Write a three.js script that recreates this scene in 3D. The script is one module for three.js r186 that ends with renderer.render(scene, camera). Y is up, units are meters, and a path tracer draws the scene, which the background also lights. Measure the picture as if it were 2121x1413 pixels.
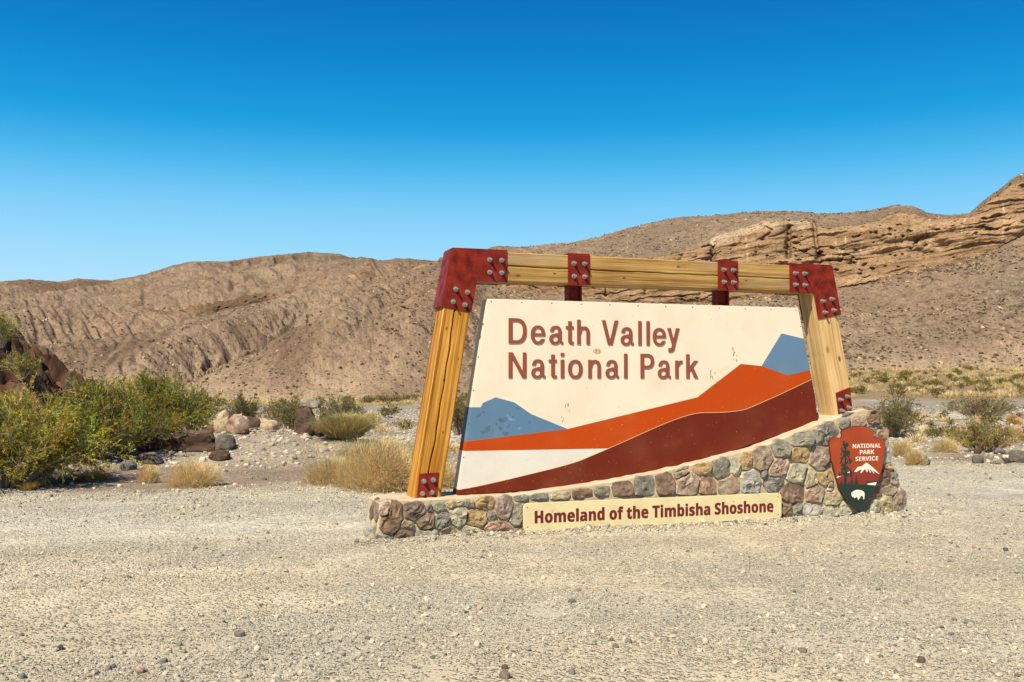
import * as THREE from 'three';
import { mergeGeometries, mergeVertices, toCreasedNormals } from 'three/addons/utils/BufferGeometryUtils.js';

// ───────────────────────── camera, sky, sun, exposure ─────────────────────────
const scene = new THREE.Scene();
const camera = new THREE.PerspectiveCamera(37.83, 1024 / 682, 0.1, 6000);
camera.position.set(0, 1.6, 0);
camera.rotation.x = THREE.MathUtils.degToRad(2.458);
const renderer = new THREE.WebGLRenderer({ antialias: true });
renderer.setSize(1024, 682);
renderer.toneMapping = THREE.LinearToneMapping;
renderer.toneMappingExposure = 1.5;
renderer.shadowMap.enabled = true;
renderer.shadowMap.type = THREE.PCFSoftShadowMap;

const SUN = new THREE.Vector3(-0.714, 1.74, 1.304).normalize();
const sun = new THREE.DirectionalLight(new THREE.Color().setRGB(1, 0.88, 0.69), 5);
sun.position.copy(SUN).multiplyScalar(60).add(new THREE.Vector3(0, 0, -14));
sun.target.position.set(0, 0, -14);
sun.castShadow = true;
sun.shadow.mapSize.set(4096, 4096);
Object.assign(sun.shadow.camera, { left: -26, right: 26, top: 26, bottom: -26, near: 1, far: 160 });
sun.shadow.bias = -0.0004;
scene.add(sun, sun.target);

{ // a clear desert sky: pale at the horizon, deep blue overhead
  const W = 512, H = 256, data = new Float32Array(W * H * 4);
  const stops = [[-90, .16, .14, .11], [-6, .2, .2, .2], [-0.5, .40, .50, .58], [1.5, .36, .53, .65], [5.5, .295, .51, .655], [8, .205, .463, .65], [10, .137, .405, .635], [12.2, .05, .32, .575], [14.4, .010, .235, .50], [18, .004, .160, .42], [21.5, .003, .112, .355], [32, .004, .074, .26], [55, .005, .052, .19], [90, .005, .045, .165]];
  for (let j = 0; j < H; j++) {
    const el = ((j + .5) / H - .5) * 180;
    let k = 0; while (k < stops.length - 2 && el > stops[k + 1][0]) k++;
    const a = stops[k], b = stops[k + 1], t = Math.min(1, Math.max(0, (el - a[0]) / (b[0] - a[0])));
    for (let i = 0; i < W; i++) for (let c = 0; c < 4; c++) data[(j * W + i) * 4 + c] = c === 3 ? 1 : a[c + 1] + (b[c + 1] - a[c + 1]) * t;
  }
  const sky = new THREE.DataTexture(data, W, H, THREE.RGBAFormat, THREE.FloatType);
  sky.mapping = THREE.EquirectangularReflectionMapping; sky.magFilter = THREE.LinearFilter; sky.minFilter = THREE.LinearFilter; sky.needsUpdate = true;
  scene.background = sky; scene.environment = sky;
}

// ───────────────────────── helpers ─────────────────────────
const { sin, cos, PI, abs, min, max, floor, sqrt, exp, pow, hypot, atan2 } = Math;
const clamp = (x, a = 0, b = 1) => x < a ? a : x > b ? b : x;
const lerp = (a, b, t) => a + (b - a) * t;
const sm = (a, b, x) => { const t = clamp((x - a) / (b - a)); return t * t * (3 - 2 * t); };
const mix3 = (a, b, t) => [lerp(a[0], b[0], t), lerp(a[1], b[1], t), lerp(a[2], b[2], t)];
function rng(s) { return () => { s = (s + 0x6d2b79f5) | 0; let t = Math.imul(s ^ (s >>> 15), 1 | s); t = (t + Math.imul(t ^ (t >>> 7), 61 | t)) ^ t; return ((t ^ (t >>> 14)) >>> 0) / 4294967296; }; }
const perm = new Uint8Array(512); { const r = rng(77), p = [...Array(256).keys()]; for (let i = 255; i > 0; i--) { const j = floor(r() * (i + 1)); [p[i], p[j]] = [p[j], p[i]]; } for (let i = 0; i < 512; i++) perm[i] = p[i & 255]; }
const fade = (t) => t * t * t * (t * (t * 6 - 15) + 10);
const G2 = [...Array(16).keys()].map((i) => [cos(i * PI / 8) * 1.4, sin(i * PI / 8) * 1.4]);
function n2(x, y, wrap = 256) {
  const xi = floor(x), yi = floor(y), fx = x - xi, fy = y - yi, u = fade(fx), v = fade(fy);
  const m = (k) => ((k % wrap) + wrap) % wrap & 255, x0 = m(xi), x1 = m(xi + 1), y0 = m(yi), y1 = m(yi + 1);
  const g = (a, b, dx, dy) => { const q = G2[perm[perm[a] + b] & 15]; return q[0] * dx + q[1] * dy; };
  return lerp(lerp(g(x0, y0, fx, fy), g(x1, y0, fx - 1, fy), u), lerp(g(x0, y1, fx, fy - 1), g(x1, y1, fx - 1, fy - 1), u), v);
}
function n3(x, y, z) {
  const xi = floor(x), yi = floor(y), zi = floor(z), fx = x - xi, fy = y - yi, fz = z - zi, u = fade(fx), v = fade(fy), w = fade(fz);
  const h = (a, b, c) => perm[perm[perm[(xi + a) & 255] + ((yi + b) & 255)] + ((zi + c) & 255)];
  const g = (a, b, c) => { const k = h(a, b, c) & 15, X = fx - a, Y = fy - b, Z = fz - c, p = k < 8 ? X : Y, q = k < 4 ? Y : k === 12 || k === 14 ? X : Z; return ((k & 1) ? -p : p) + ((k & 2) ? -q : q); };
  return lerp(lerp(lerp(g(0, 0, 0), g(1, 0, 0), u), lerp(g(0, 1, 0), g(1, 1, 0), u), v), lerp(lerp(g(0, 0, 1), g(1, 0, 1), u), lerp(g(0, 1, 1), g(1, 1, 1), u), v), w);
}
const fbm = (x, y, o = 4, wrap = 256) => { let s = 0, a = .5; for (let i = 0; i < o; i++) { s += a * n2(x, y, wrap); x *= 2; y *= 2; wrap *= 2; a *= .5; } return s; };
const names = new Map();
function numbered(n) { const k = names.get(n) ?? 0; names.set(n, k + 1); return k ? n + '_' + String(k).padStart(3, '0') : n; }
function shadow(o) { o.castShadow = true; o.receiveShadow = true; return o; }
function tag(o, label, category, group, kind) { o.userData.label = label; if (category) o.userData.category = category; if (group) o.userData.group = group; if (kind) o.userData.kind = kind; return o; }
function thing(name, label, category, pos = [0, 0, 0], turn = 0, group) { const o = new THREE.Group(); o.name = numbered(name); o.position.set(...pos); o.rotation.y = turn; scene.add(o); return tag(o, label, category, group); }
function part(name, geo, mat, parent) { const m = shadow(new THREE.Mesh(geo, mat)); m.name = name; parent.add(m); return m; }
const geoOf = (pos, idx, extra = {}) => { const g = new THREE.BufferGeometry(); g.setAttribute('position', new THREE.Float32BufferAttribute(pos, 3)); for (const k in extra) g.setAttribute(k, new THREE.Float32BufferAttribute(extra[k], k === 'uv' ? 2 : 3)); if (idx) g.setIndex(idx); g.computeVertexNormals(); return g; };
const bare = (g) => { const h = g.index ? g.toNonIndexed() : g; for (const k of Object.keys(h.attributes)) if (!['position', 'normal', 'uv'].includes(k)) h.deleteAttribute(k); return h; };
const merge = (list) => mergeGeometries(list.map(bare));
const box = (x0, y0, z0, x1, y1, z1) => new THREE.BoxGeometry(x1 - x0, y1 - y0, z1 - z0).translate((x0 + x1) / 2, (y0 + y1) / 2, (z0 + z1) / 2);
const toSRGB = (x) => 255 * (x <= .0031308 ? 12.92 * x : 1.055 * pow(x, 1 / 2.4) - .055);
function dataTex(w, h, fn, srgb) { // fn(i, j) returns linear [r,g,b] or a number
  const d = new Uint8Array(w * h * 4);
  for (let j = 0; j < h; j++) for (let i = 0; i < w; i++) { const c = fn(i, j), o = (j * w + i) * 4; for (let k = 0; k < 3; k++) { const x = clamp(typeof c === 'number' ? c : c[k]); d[o + k] = srgb ? toSRGB(x) : x * 255; } d[o + 3] = 255; }
  const t = new THREE.DataTexture(d, w, h); t.magFilter = THREE.LinearFilter; t.minFilter = THREE.LinearMipmapLinearFilter; t.generateMipmaps = true; t.wrapS = t.wrapT = THREE.RepeatWrapping; if (w === 512 && h === 2048) t.wrapT = THREE.MirroredRepeatWrapping; if (srgb) t.colorSpace = THREE.SRGBColorSpace; t.needsUpdate = true; return t;
}
function canvasTex(w, h, draw) { const c = document.createElement('canvas'); c.width = w; c.height = h; draw(c.getContext('2d'), w, h); const t = new THREE.CanvasTexture(c); t.colorSpace = THREE.SRGBColorSpace; t.anisotropy = 8; return t; }

// ───────────────────────── ground ─────────────────────────
const SO = new THREE.Vector3(-1.2876, 0, -10.2701), TURN = THREE.MathUtils.degToRad(19);   // left front foot of the stone wall; how far the wall is turned
const toSign = (x, z) => [(x - SO.x) * cos(TURN) - (z - SO.z) * sin(TURN), (x - SO.x) * sin(TURN) + (z - SO.z) * cos(TURN)];
const edgeD = (x, D) => lerp(14.9, 20, sm(-6, 5, x)) + n2(x * .5, 3.1) * .6 + n2(x * 1.7, 9) * .25;      // where the gravel lot gives way to desert
function ground(x, z) {
  const D = -z;
  let y = 0;
  if (D > 3) {
    const q = x / max(D, 4);
    y += lerp(-2.6, 4.7, sm(-.2, .42, q)) * pow(clamp((D - 48) / 177), 1.25) + (D > 230 ? (D - 230) * .02 : 0);
    const rough = sm(0, 3, D - edgeD(x, D));
    if (rough > 0) y += rough * (fbm(x * .45, z * .45, 3) * .16 + n2(x * .12, z * .12) * .2 * sm(22, 40, D));
    const dx = (x + 4.9) / 3.1, dz = (z + 21.2) / 2.9, d2 = dx * dx + dz * dz;
    if (d2 < 5) y += .52 * exp(-d2 * 1.1) + .06 * exp(-d2) * n2(x * 1.9, z * 1.9);
    const ex = (x + 8.3) / 3, ez = (z + 24) / 4, e2 = ex * ex + ez * ez; if (e2 < 5) y += .3 * exp(-e2);
  }
  const [u, w] = toSign(x, z), along = sm(-.6, 0, u) * sm(7.2, 6.4, u);
  y += along * .035 * exp(-((w - .12) ** 2) / .05) * (.7 + n2(u * 3, 5));
  if (D > -8 && D < 30) y += fbm(x * .35, z * .35, 3) * .05 * sm(-8, 0, D) + n2(x * 2.2, z * 2.2) * .008;
  return y;
}
const SAND = [.63, .56, .41], GRAVEL = [.55, .52, .42], DUSTY = [.69, .605, .435], BROWN = [.37, .295, .225], PALE = [.66, .64, .535], WASH = [.41, .375, .315], FLOOR = [.33, .25, .16];
function groundColor(x, z) {
  const D = -z, e = edgeD(x, D);
  const g = sm(-.15, .3, fbm(x * .28 + 4, z * .5, 4)), d = sm(.1, .4, fbm(x * .16 + 40, z * .34 + 9, 3));
  let c = mix3(mix3(SAND, GRAVEL, g), DUSTY, d * .7);
  c = mix3(c, PALE, .8 * sm(8.5, 13.5, D - x * .25)); { const tr = n2(x * .07 + z * .02, z * .9 + x * .05) + .4 * n2(x * .2, z * 2.2); c = c.map((v) => v * (1 + .16 * tr)); }   // faint wheel tracks run across the lot
  if (D > e - 1.5) {
    const t = sm(-.8, .5, D - e + n2(x * 1.3, z * 1.3) * .6);
    const desert = mix3(FLOOR, PALE, clamp(.45 + fbm(x * .25, z * .25, 3) * 1.3));
    let f = x < 1 ? mix3(BROWN, desert, sm(17.4, 18.6, D + n2(x, z) * .5)) : desert;
    const dx = (x + 4.6) / 3, dz = (z + 21) / 2.6; f = mix3(f, [.46, .395, .295], .85 * exp(-((dx * dx + dz * dz) ** 2)));
    const q = x / D, r0 = lerp(50, 50, sm(-.2, .3, q)), r1 = lerp(88, 70, sm(-.2, .3, q));
    f = mix3(f, WASH, sm(r0, r0 + 5, D + n2(x * .1, z * .1) * 5) * (1 - sm(r1, r1 + 4, D + n2(x * .07, z * .07) * 5)));
    f = mix3(f, [.37, .275, .155], sm(r1 - 1, r1 + 7, D));
    c = mix3(c, f, t);
  }
  return c;
}
// gravel sheet: every pebble of the repeat is stamped into a colour and a height picture
const GT = 2048, GM = 5.2;
const gravel = (() => {
  const h = new Float32Array(GT * GT), col = new Float32Array(GT * GT * 3), r = rng(5);
  for (let j = 0; j < GT; j++) for (let i = 0; i < GT; i++) { const o = j * GT + i, f = .5 * n2(i / 9, j / 9, 0 | GT / 9) + .5 * n2(i / 3.2, j / 3.2, 640), s = .80 + .16 * f + .16 * (r() - .5); h[o] = .06 + .07 * f + .03 * r(); col[o * 3] = s; col[o * 3 + 1] = s * .985; col[o * 3 + 2] = s * .96; }
  const count = 170000;
  for (let k = 0; k < count; k++) {
    const px = r() * GT, py = r() * GT, dens = fbm(px / GT * 8, py / GT * 8, 3, 8);
    if (r() > .7 + dens * 1.3) continue;
    const R = 1.1 + pow(r(), 3.2) * 5.5, el = .6 + r() * .4, an = r() * PI, ca = cos(an), sa = sin(an), hh = .12 + R * .055;
    const v = .62 + .36 * r() * r() + (r() < .13 ? -.34 : 0) + (r() < .05 ? .18 : 0), warm = (r() - .5) * .14;
    const cr = v * (1 + warm), cg = v, cb = v * (1 - warm * 1.2);
    for (let y = -7; y <= 7; y++) for (let x = -7; x <= 7; x++) {
      const a = (x * ca + y * sa) / R, b = (-x * sa + y * ca) / (R * el), d = a * a + b * b; if (d > 1) continue;
      const o = (((floor(py) + y) & (GT - 1)) * GT + ((floor(px) + x) & (GT - 1))), z = hh * sqrt(1 - d * .9); if (z < h[o]) continue;
      h[o] = z; col[o * 3] = cr; col[o * 3 + 1] = cg; col[o * 3 + 2] = cb;
    }
  }
  return { map: dataTex(GT, GT, (i, j) => { const o = (j * GT + i) * 3; return [col[o], col[o + 1], col[o + 2]]; }, true), bump: dataTex(GT, GT, (i, j) => h[j * GT + i] * 1.7) };
})();
const groundMat = new THREE.MeshPhysicalMaterial({ vertexColors: true, map: gravel.map, bumpMap: gravel.bump, bumpScale: .034, roughness: 1, specularIntensity: .25 });
{
  const axis = (lo, hi, step, far, near) => { const a = []; for (let x = lo; x <= hi; x += step) a.push(x); let s = step; const up = [], dn = []; for (let x = hi; x < far;) { s *= 1.07; x += s; up.push(x); } s = step; for (let x = lo; x > near;) { s *= 1.07; x -= s; dn.unshift(x); } return [...dn, ...a, ...up]; };
  const xs = axis(-13, 14, .18, 1600, -1600), ds = [];
  { let s = .17; for (let d = 3; d < 330;) { ds.push(d); if (d > 27) s = min(2.2, s * 1.03); d += s; } s = .3; for (let d = 3; d > -1500;) { s *= 1.12; d -= s; ds.unshift(d); } for (let d = 400, k = 60; d < 1500; d += k, k *= 1.2) ds.push(d); }
  const nx = xs.length, nz = ds.length, pos = new Float32Array(nx * nz * 3), col = new Float32Array(nx * nz * 3), uv = new Float32Array(nx * nz * 2), idx = [];
  for (let j = 0, o = 0; j < nz; j++) for (let i = 0; i < nx; i++, o++) {
    const x = xs[i], z = -ds[j], c = groundColor(x, z);
    pos[o * 3] = x; pos[o * 3 + 1] = ds[j] > 330 ? -6 : ground(x, z); pos[o * 3 + 2] = z; col.set(c, o * 3); uv[o * 2] = x / GM; uv[o * 2 + 1] = z / GM;
    if (i < nx - 1 && j < nz - 1) idx.push(o, o + 1, o + nx, o + 1, o + nx + 1, o + nx);
  }
  const g = new THREE.BufferGeometry(); g.setAttribute('position', new THREE.BufferAttribute(pos, 3)); g.setAttribute('color', new THREE.BufferAttribute(col, 3)); g.setAttribute('uv', new THREE.BufferAttribute(uv, 2)); g.setIndex(idx); g.computeVertexNormals();
  const m = part('ground', g, groundMat, scene); tag(m, 'grey tan gravel lot running back into stony desert floor', null, null, 'structure');
}

// ───────────────────────── hills ─────────────────────────
const interp = (pts) => (q) => { let k = 0; while (k < pts.length - 2 && q > pts[k + 1][0]) k++; const [a, b] = [pts[k], pts[k + 1]]; return lerp(a[1], b[1], clamp((q - a[0]) / (b[0] - a[0]))); };
// [lateral tangent, rise over distance] of the skyline, the top and the foot of the rock band, and the foot of the slope
const crest = interp([[-.759,.0899],[-.589,.0997],[-.516,.1031],[-.487,.1055],[-.458,.1026],[-.438,.106],[-.404,.1041],[-.37,.1104],[-.341,.1197],[-.322,.1236],[-.288,.1231],[-.254,.128],[-.205,.1329],[-.176,.1305],[-.146,.1217],[-.127,.1202],[-.073,.1202],[-.049,.1241],[-.022,.1339],[-.004,.1354],[.019,.1378],[.055,.1407],[.088,.1476],[.117,.1574],[.166,.1682],[.215,.1702],[.283,.1741],[.312,.1707],[.361,.1702],[.392,.1731],[.408,.1712],[.42,.1662],[.454,.1667],[.463,.1672],[.476,.179],[.492,.1903],[.508,.2026],[.518,.2056],[.582,.2125],[.704,.2026]]);
const bandTop = interp([[-.757,.0364],[-.515,.0509],[-.394,.0509],[-.311,.0665],[-.263,.0714],[-.238,.0753],[-.204,.0811],[-.175,.0914],[-.156,.0997],[-.112,.1055],[-.078,.1114],[-.029,.1143],[.068,.1182],[.165,.129],[.202,.1403],[.236,.151],[.255,.1604],[.291,.1625],[.305,.1632],[.308,.1574],[.353,.1604],[.392,.1721],[.408,.1702],[.42,.1648],[.463,.1658],[.476,.178],[.492,.1893],[.508,.2017],[.518,.2046],[.582,.2115],[.704,.2017]]);
const bandFoot = interp([[-.757,.0334],[-.515,.048],[-.394,.0475],[-.311,.0597],[-.263,.0636],[-.238,.068],[-.204,.0753],[-.175,.087],[-.156,.0933],[-.112,.0997],[-.078,.1045],[-.029,.0923],[.068,.0875],[.165,.0792],[.214,.0801],[.285,.087],[.327,.0962],[.357,.1026],[.407,.1128],[.45,.1221],[.482,.1305],[.517,.151],[.58,.1682],[.703,.1731]]);
const slopeFoot = interp([[-.755,-.0218],[-.513,-.0208],[-.344,-.0208],[-.097,-.0179],[.019,-.0097],[.213,.0048],[.339,.0121],[.514,.0184],[.698,.0242]]);
const veins = [[[.337,.1559],[.337,.1388],[.331,.1265]],[[.354,.1461],[.352,.129],[.349,.1192]],[[.422,.1658],[.424,.1486],[.422,.1388],[.412,.1305]],[[.495,.1879],[.499,.1682],[.497,.1535],[.493,.1363]],[[.458,.1633],[.453,.1437],[.452,.129]],[[.236,.1461],[.238,.1217]],[[.326,.1437],[.333,.129]]];
const clefts = [[[.28,.1559],[.279,.1241]],[[.305,.1658],[.307,.1437],[.311,.1217]],[[.203,.1388],[.202,.1141]],[[.14,.125],[.135,.09]],[[.10,.12],[.095,.09]],[[.06,.115],[.055,.09]]];
const toPath = (p, q, e) => { let best = 1; for (let i = 0; i < p.length - 1; i++) { const [ax, ay] = p[i], [bx, by] = p[i + 1], dx = bx - ax, dy = by - ay, t = clamp(((q - ax) * dx + (e - ay) * dy) / (dx * dx + dy * dy)); best = min(best, hypot(q - ax - dx * t, e - ay - dy * t)); } return best; };
const ridge = (x, y) => { const n = n2(x, y); return 1 - 2 * (sqrt(n * n + .02) - .07); };
const hillSpots = [];
const spurs = (x, D, right) => { const wq = n2(x / 130, D / 130) * 30, a = x - (D - 232) * lerp(.36, .2, right), b = x + (D - 232) * lerp(.22, -.1, right); return (ridge((a + wq * .6) / 62 + .3, D / 480) * 14.5 + ridge((a * .6 + b * .4 + wq * .5) / 27 + 7, D / 150) * 4.6) * lerp(1, .36, right); };
const cellRnd = (i, j, s) => perm[(perm[(i + s) & 255] + j) & 255] / 255;
function gully(x, D, gx, gd, cell, wave, s) { // waves laid across the fall line, blended from cell to cell
  const l = hypot(gx, gd) + .01, cx = -gd / l, cd = gx / l, X = x / cell, Y = D / (cell * 2.2), xi = floor(X), yi = floor(Y); let sum = 0, sw = 0;
  for (let j = -1; j <= 1; j++) for (let i = -1; i <= 1; i++) { const px = xi + i + cellRnd(xi + i, yi + j, s), py = yi + j + cellRnd(yi + j, xi + i, s + 9), dx = X - px, dy = Y - py, w = exp(-(dx * dx + dy * dy) * 2.4); sum += w * cos((dx * cell * cx + dy * cell * 2.2 * cd) * 2 * PI / wave); sw += w; }
  return sum / (sw + 1e-6);
}
{
  const NQ = 1250, R1 = 150, R2 = 110, R3 = 100, R4 = 12, NS = R1 + R2 + R3 + R4, Q0 = -.74, Q1 = .7;
  const pos = new Float32Array(NQ * NS * 3), col = new Float32Array(NQ * NS * 3), uv = new Float32Array(NQ * NS * 2), idx = new Uint32Array((NQ - 1) * (NS - 1) * 6);
  let o = 0, k = 0; const spot = rng(31);
  for (let j = 0; j < NS; j++) for (let i = 0; i < NQ; i++, o++) {
    const q = lerp(Q0, Q1, i / (NQ - 1)), right = sm(-.16, .14, q);
    const eF = slopeFoot(q) - .002, show = right > .5 ? 1 : clamp(max(1.25 * exp(-(((q + .28) / .045) ** 2)), sm(.02, .3, n2(q * 38, 6)) * .7, right * 2)), jag = n2(q * 160, 4) * .0016 + n2(q * 420, 8) * .0008, jb = jag * .6, eA0 = bandFoot(q) + n2(q * 30, 1) * .002 * right, eB0 = max(lerp(bandFoot(q) + .0004, bandTop(q) + (1 - right) * .0035, show), eA0 + .0005), eA = eA0 + jag * show, eB = max(eB0 + jb * show, eA + .0003), eC = max(crest(q) + n2(q * 90, 2) * .0006, eB + .0006);
    const DF = 232, DA = lerp(400, 306, right), tall = (eB - eA) * DA, DB = DA + 1.5 + tall * .42, DC = lerp(640, 430, right) + n2(q * 8, 3) * 14;
    let D, y, e, zone, t, ledge = 0;
    if (j < R1) { t = j / R1; zone = 0; D = lerp(DF, DA, t); y = lerp(1.6 + eF * DF, 1.6 + eA0 * DA, lerp(t, t * t, lerp(.25, .12, right))) + (eA - eA0) * DA * t ** 14 - 4 * (1 - sm(0, .06, t)); }
    else if (j < R1 + R2) { t = (j - R1) / R2; zone = 1; D = lerp(DA, DB, t); y = lerp(1.6 + eA * DA, 1.6 + eB * DB, t); }
    else if (j < R1 + R2 + R3) { t = (j - R1 - R2) / (R3 - 1); zone = 2; D = lerp(DB, DC, t); const led = sm(.02, .06, q + .36) * sm(-.185, -.21, q) * sm(-.2, .1, n2(q * 55, 3) + .05), tl = .80 + n2(q * 26, 1) * .03; ledge = led * exp(-(((t - tl) / .018) ** 2)); y = lerp(1.6 + eB0 * DB, 1.6 + eC * DC, t * (1.35 - .35 * t)) + (eB - eB0) * DB * (1 - t) ** 20 - 4.5 * led * (1 - sm(tl - .012, tl + .012, t)) * sm(tl - .35, tl, t); }
    else { t = (j - R1 - R2 - R3 + 1) / R4; zone = 3; D = DC + t * 120; y = 1.6 + eC * DC - t * t * 45 - t * 6; }
    e = (y - 1.6) / D;
    let x = q * D, dz = 0, c;
    const lean = (D - DF) * lerp(.36, .2, right), a = x - lean;                      // spurs run down to the left
    const keep = lerp(.7, .2, right), far = zone === 3 ? 0 : zone === 2 ? lerp(keep, 1, sm(0, .2, t)) * (1 - t) ** 1.15 : zone === 0 ? sm(0, .3, t) * lerp(1, keep, t ** 6) : keep;
    const g4 = n2(x / 3.5, D / 3.5), g5 = n2(x / 1.4, D / 1.6), M = spurs(x, D, right), gx = (spurs(x + 5, D, right) - M) / 5, gd = (spurs(x, D + 5, right) - M) / 5 + lerp(.17, .3, right), steep = min(1.2, hypot(gx, gd) / .34);
    const rill = clamp(.35 + n2(x / 48 + 3, D / 55) * 1.3, .08, 1), e1 = gully(x, D, gx, gd, 21, 13 + 5 * n2(x / 60, D / 90 + 5), 3), e2 = gully(x, D, gx + e1 * .05, gd, 9, 6.4, 17), e3 = gully(x, D, gx, gd, 4.6, 3.1, 31), gl = lerp(1, .5, right);
    const up = far * (M - (zone === 2 ? 8 * lerp(1, .36, right) : 0)) + (zone === 3 ? 0 : steep * (.25 + far * .75) * (zone === 2 ? min(1, (1 - t) * 5) : 1) * gl * (e1 * 1.9 * rill + e2 * 1.1 * (1.1 - rill) + e3 * .5)) + (zone < 3 ? .16 * g4 + .12 * g5 : 0) * (.4 + far);
    // colours of dry ground: dark varnished scree on the crests, paler washes down the gullies
    const m1 = fbm(x / 40, D / 50, 4), m2 = fbm(x / 7, D / 30 + 9, 3), m3 = n2(x / 2.2, D / 2.6);
    c = mix3([.205, .146, .098], [.29, .214, .146], clamp(.5 + m1 * 1.2 + m2 * .6));
    c = mix3(c, [.20, .165, .118], clamp(n2(x / 70 + 20, D / 60) * 1.3) * .6); c = mix3(c, [.255, .162, .105], clamp(n2(x / 55 + 50, D / 80) * 1.2) * .5);
    c = mix3(c, [.40, .30, .205], clamp(-.38 - e1 * .45 * gl - e2 * .55 * gl - e3 * .35 + m3 * .4 + m2 * .5) * .9);
    c = mix3(c, [.115, .077, .052], clamp(m3 * 1.2 + n2(x / 5, D / 4) * .9 + m2 * .5 - .22 + e2 * .3 * gl + e1 * .15) * .85);
    if (zone === 0) c = mix3(c, [.37, .275, .18], (1 - sm(0, .2, t + m2 * .15 - .03)) * .75);
    const sc = max(0, ridge(y / 26 + n2(x / 90, 4) * .8, x / 400) - .56) * 4 * sm(-.05, .25, n2(x / 34, y / 16)) * (zone === 3 ? 0 : 1) * (1 - right);   // outcrops breaking through along the bedding
    if (sc > 0) { dz += sc * 1.8 * n3(x / 4, y / 2, 4); c = mix3(c, [.125, .08, .053], clamp(sc) * .6); }
    if (zone === 1 || (zone === 2 && t < .07 && right > .2)) {
      const hgt = min(1, tall / 14), th = zone === 1 ? t : 1, dip = y * 1 - x * .16;      // bedding dips towards the left
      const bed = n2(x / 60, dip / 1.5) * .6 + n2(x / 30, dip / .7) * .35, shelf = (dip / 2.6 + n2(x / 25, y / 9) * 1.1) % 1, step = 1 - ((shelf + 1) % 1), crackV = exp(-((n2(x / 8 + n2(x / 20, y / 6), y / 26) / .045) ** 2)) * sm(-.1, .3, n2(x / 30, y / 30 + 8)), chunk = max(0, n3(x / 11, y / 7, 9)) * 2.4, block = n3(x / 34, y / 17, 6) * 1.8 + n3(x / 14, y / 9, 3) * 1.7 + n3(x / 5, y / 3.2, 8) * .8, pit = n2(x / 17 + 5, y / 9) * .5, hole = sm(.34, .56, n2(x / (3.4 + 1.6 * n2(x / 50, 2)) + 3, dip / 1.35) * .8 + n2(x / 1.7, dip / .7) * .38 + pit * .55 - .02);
      let cleft = 0; for (const p of clefts) { const d = toPath(p, q, e); cleft = max(cleft, exp(-((d / .0021) ** 2))); }
      const body = sin(clamp(th, .02, .98) * PI) ** .35;
      dz += body * (hgt * (block * 1.7 + bed * 1.1 + step * .8 * sm(-.2, .35, n2(x / 28 + 9, y / 6)) + chunk - crackV * 1.8) - hole * 1.3 * lerp(.7, 1, hgt)) - cleft * 3.2 * hgt + hgt * body * 1.2;
      const f = clamp(.5 + bed * .9 + n3(x / 8, y / 5, 1) * .5);
      let rock = mix3([.265, .165, .092], [.42, .282, .158], f);
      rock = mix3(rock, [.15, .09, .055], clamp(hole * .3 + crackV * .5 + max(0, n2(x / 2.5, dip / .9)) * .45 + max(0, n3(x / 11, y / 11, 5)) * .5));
      if (right < .5) rock = mix3(rock, [.10, .066, .043], .8 * show);
      let vein = 0; for (const p of veins) { const d = toPath(p, q + n2(y / 3, 3) * .0012, e); vein = max(vein, exp(-((d / .00075) ** 2))); }
      rock = mix3(rock, [.62, .49, .32], vein * (.5 + n2(y / 2, x / 2)));
      c = mix3(c, rock, zone === 1 ? 1 : 1 - t / .07);
      if (right > .5 && q < .31 && q > .2) c = mix3(c, [.52, .40, .26], .6 * sm(.84, .98, th + n2(x / 5, y / 3) * .12));
    }
    if (ledge > 0) c = mix3(c, [.12, .078, .05], ledge * (.6 + n2(x / 3, y) * .5));   // broken ledges under the left skyline
    if (zone !== 1) { const k = .80 + .4 * spot(); c = [c[0] * k, c[1] * k, c[2] * k]; }
    D -= dz; x = q * D;
    pos[o * 3] = x; pos[o * 3 + 1] = y + up; pos[o * 3 + 2] = -D; col.set(c, o * 3); uv[o * 2] = (x + 900) / 120; uv[o * 2 + 1] = (D + y * 2.2) / 120;
    if (zone !== 1 && zone !== 3 && spot() < .2 * (zone === 2 ? .6 : 1) * (.5 + fbm(x / 30, D / 30, 2) * 1.6)) hillSpots.push([x, y + up, -D]);
    if (i < NQ - 1 && j < NS - 1) { idx.set([o, o + 1, o + NQ, o + 1, o + NQ + 1, o + NQ], k); k += 6; }
  }
  const g = new THREE.BufferGeometry(); g.setAttribute('position', new THREE.BufferAttribute(pos, 3)); g.setAttribute('color', new THREE.BufferAttribute(col, 3)); g.setAttribute('uv', new THREE.BufferAttribute(uv, 2)); g.setIndex(new THREE.BufferAttribute(idx, 1)); g.computeVertexNormals();
  const r = rng(8), T = 1024, hh = new Float32Array(T * T).fill(.5), cc = new Float32Array(T * T);
  for (let i = 0; i < T * T; i++) { const x = i % T, y = floor(i / T); cc[i] = .86 + .16 * fbm(x / 64, y / 64, 4, 16) + .10 * (r() - .5); }
  for (let n = 0; n < 30000; n++) { const R = .8 + pow(r(), 4) * 3, px = floor(r() * T), py = floor(r() * T), v = r() < .7 ? .5 + r() * .25 : 1 + r() * .15; for (let y = -4; y <= 4; y++) for (let x = -4; x <= 4; x++) { const d = (x * x + y * y) / R / R; if (d < 1) { const o = ((py + y) & (T - 1)) * T + ((px + x) & (T - 1)); cc[o] = v; hh[o] = .5 + .4 * sqrt(1 - d); } } }
  const hillMat = new THREE.MeshPhysicalMaterial({ vertexColors: true, specularIntensity: .15, roughness: 1, map: dataTex(T, T, (i, j) => cc[j * T + i], true), bumpMap: dataTex(T, T, (i, j) => hh[j * T + i]), bumpScale: .5 });
  tag(part('hills', g, hillMat, scene), 'bare brown desert hills with gullies and a layered cliff band', null, null, 'structure');
}
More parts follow.
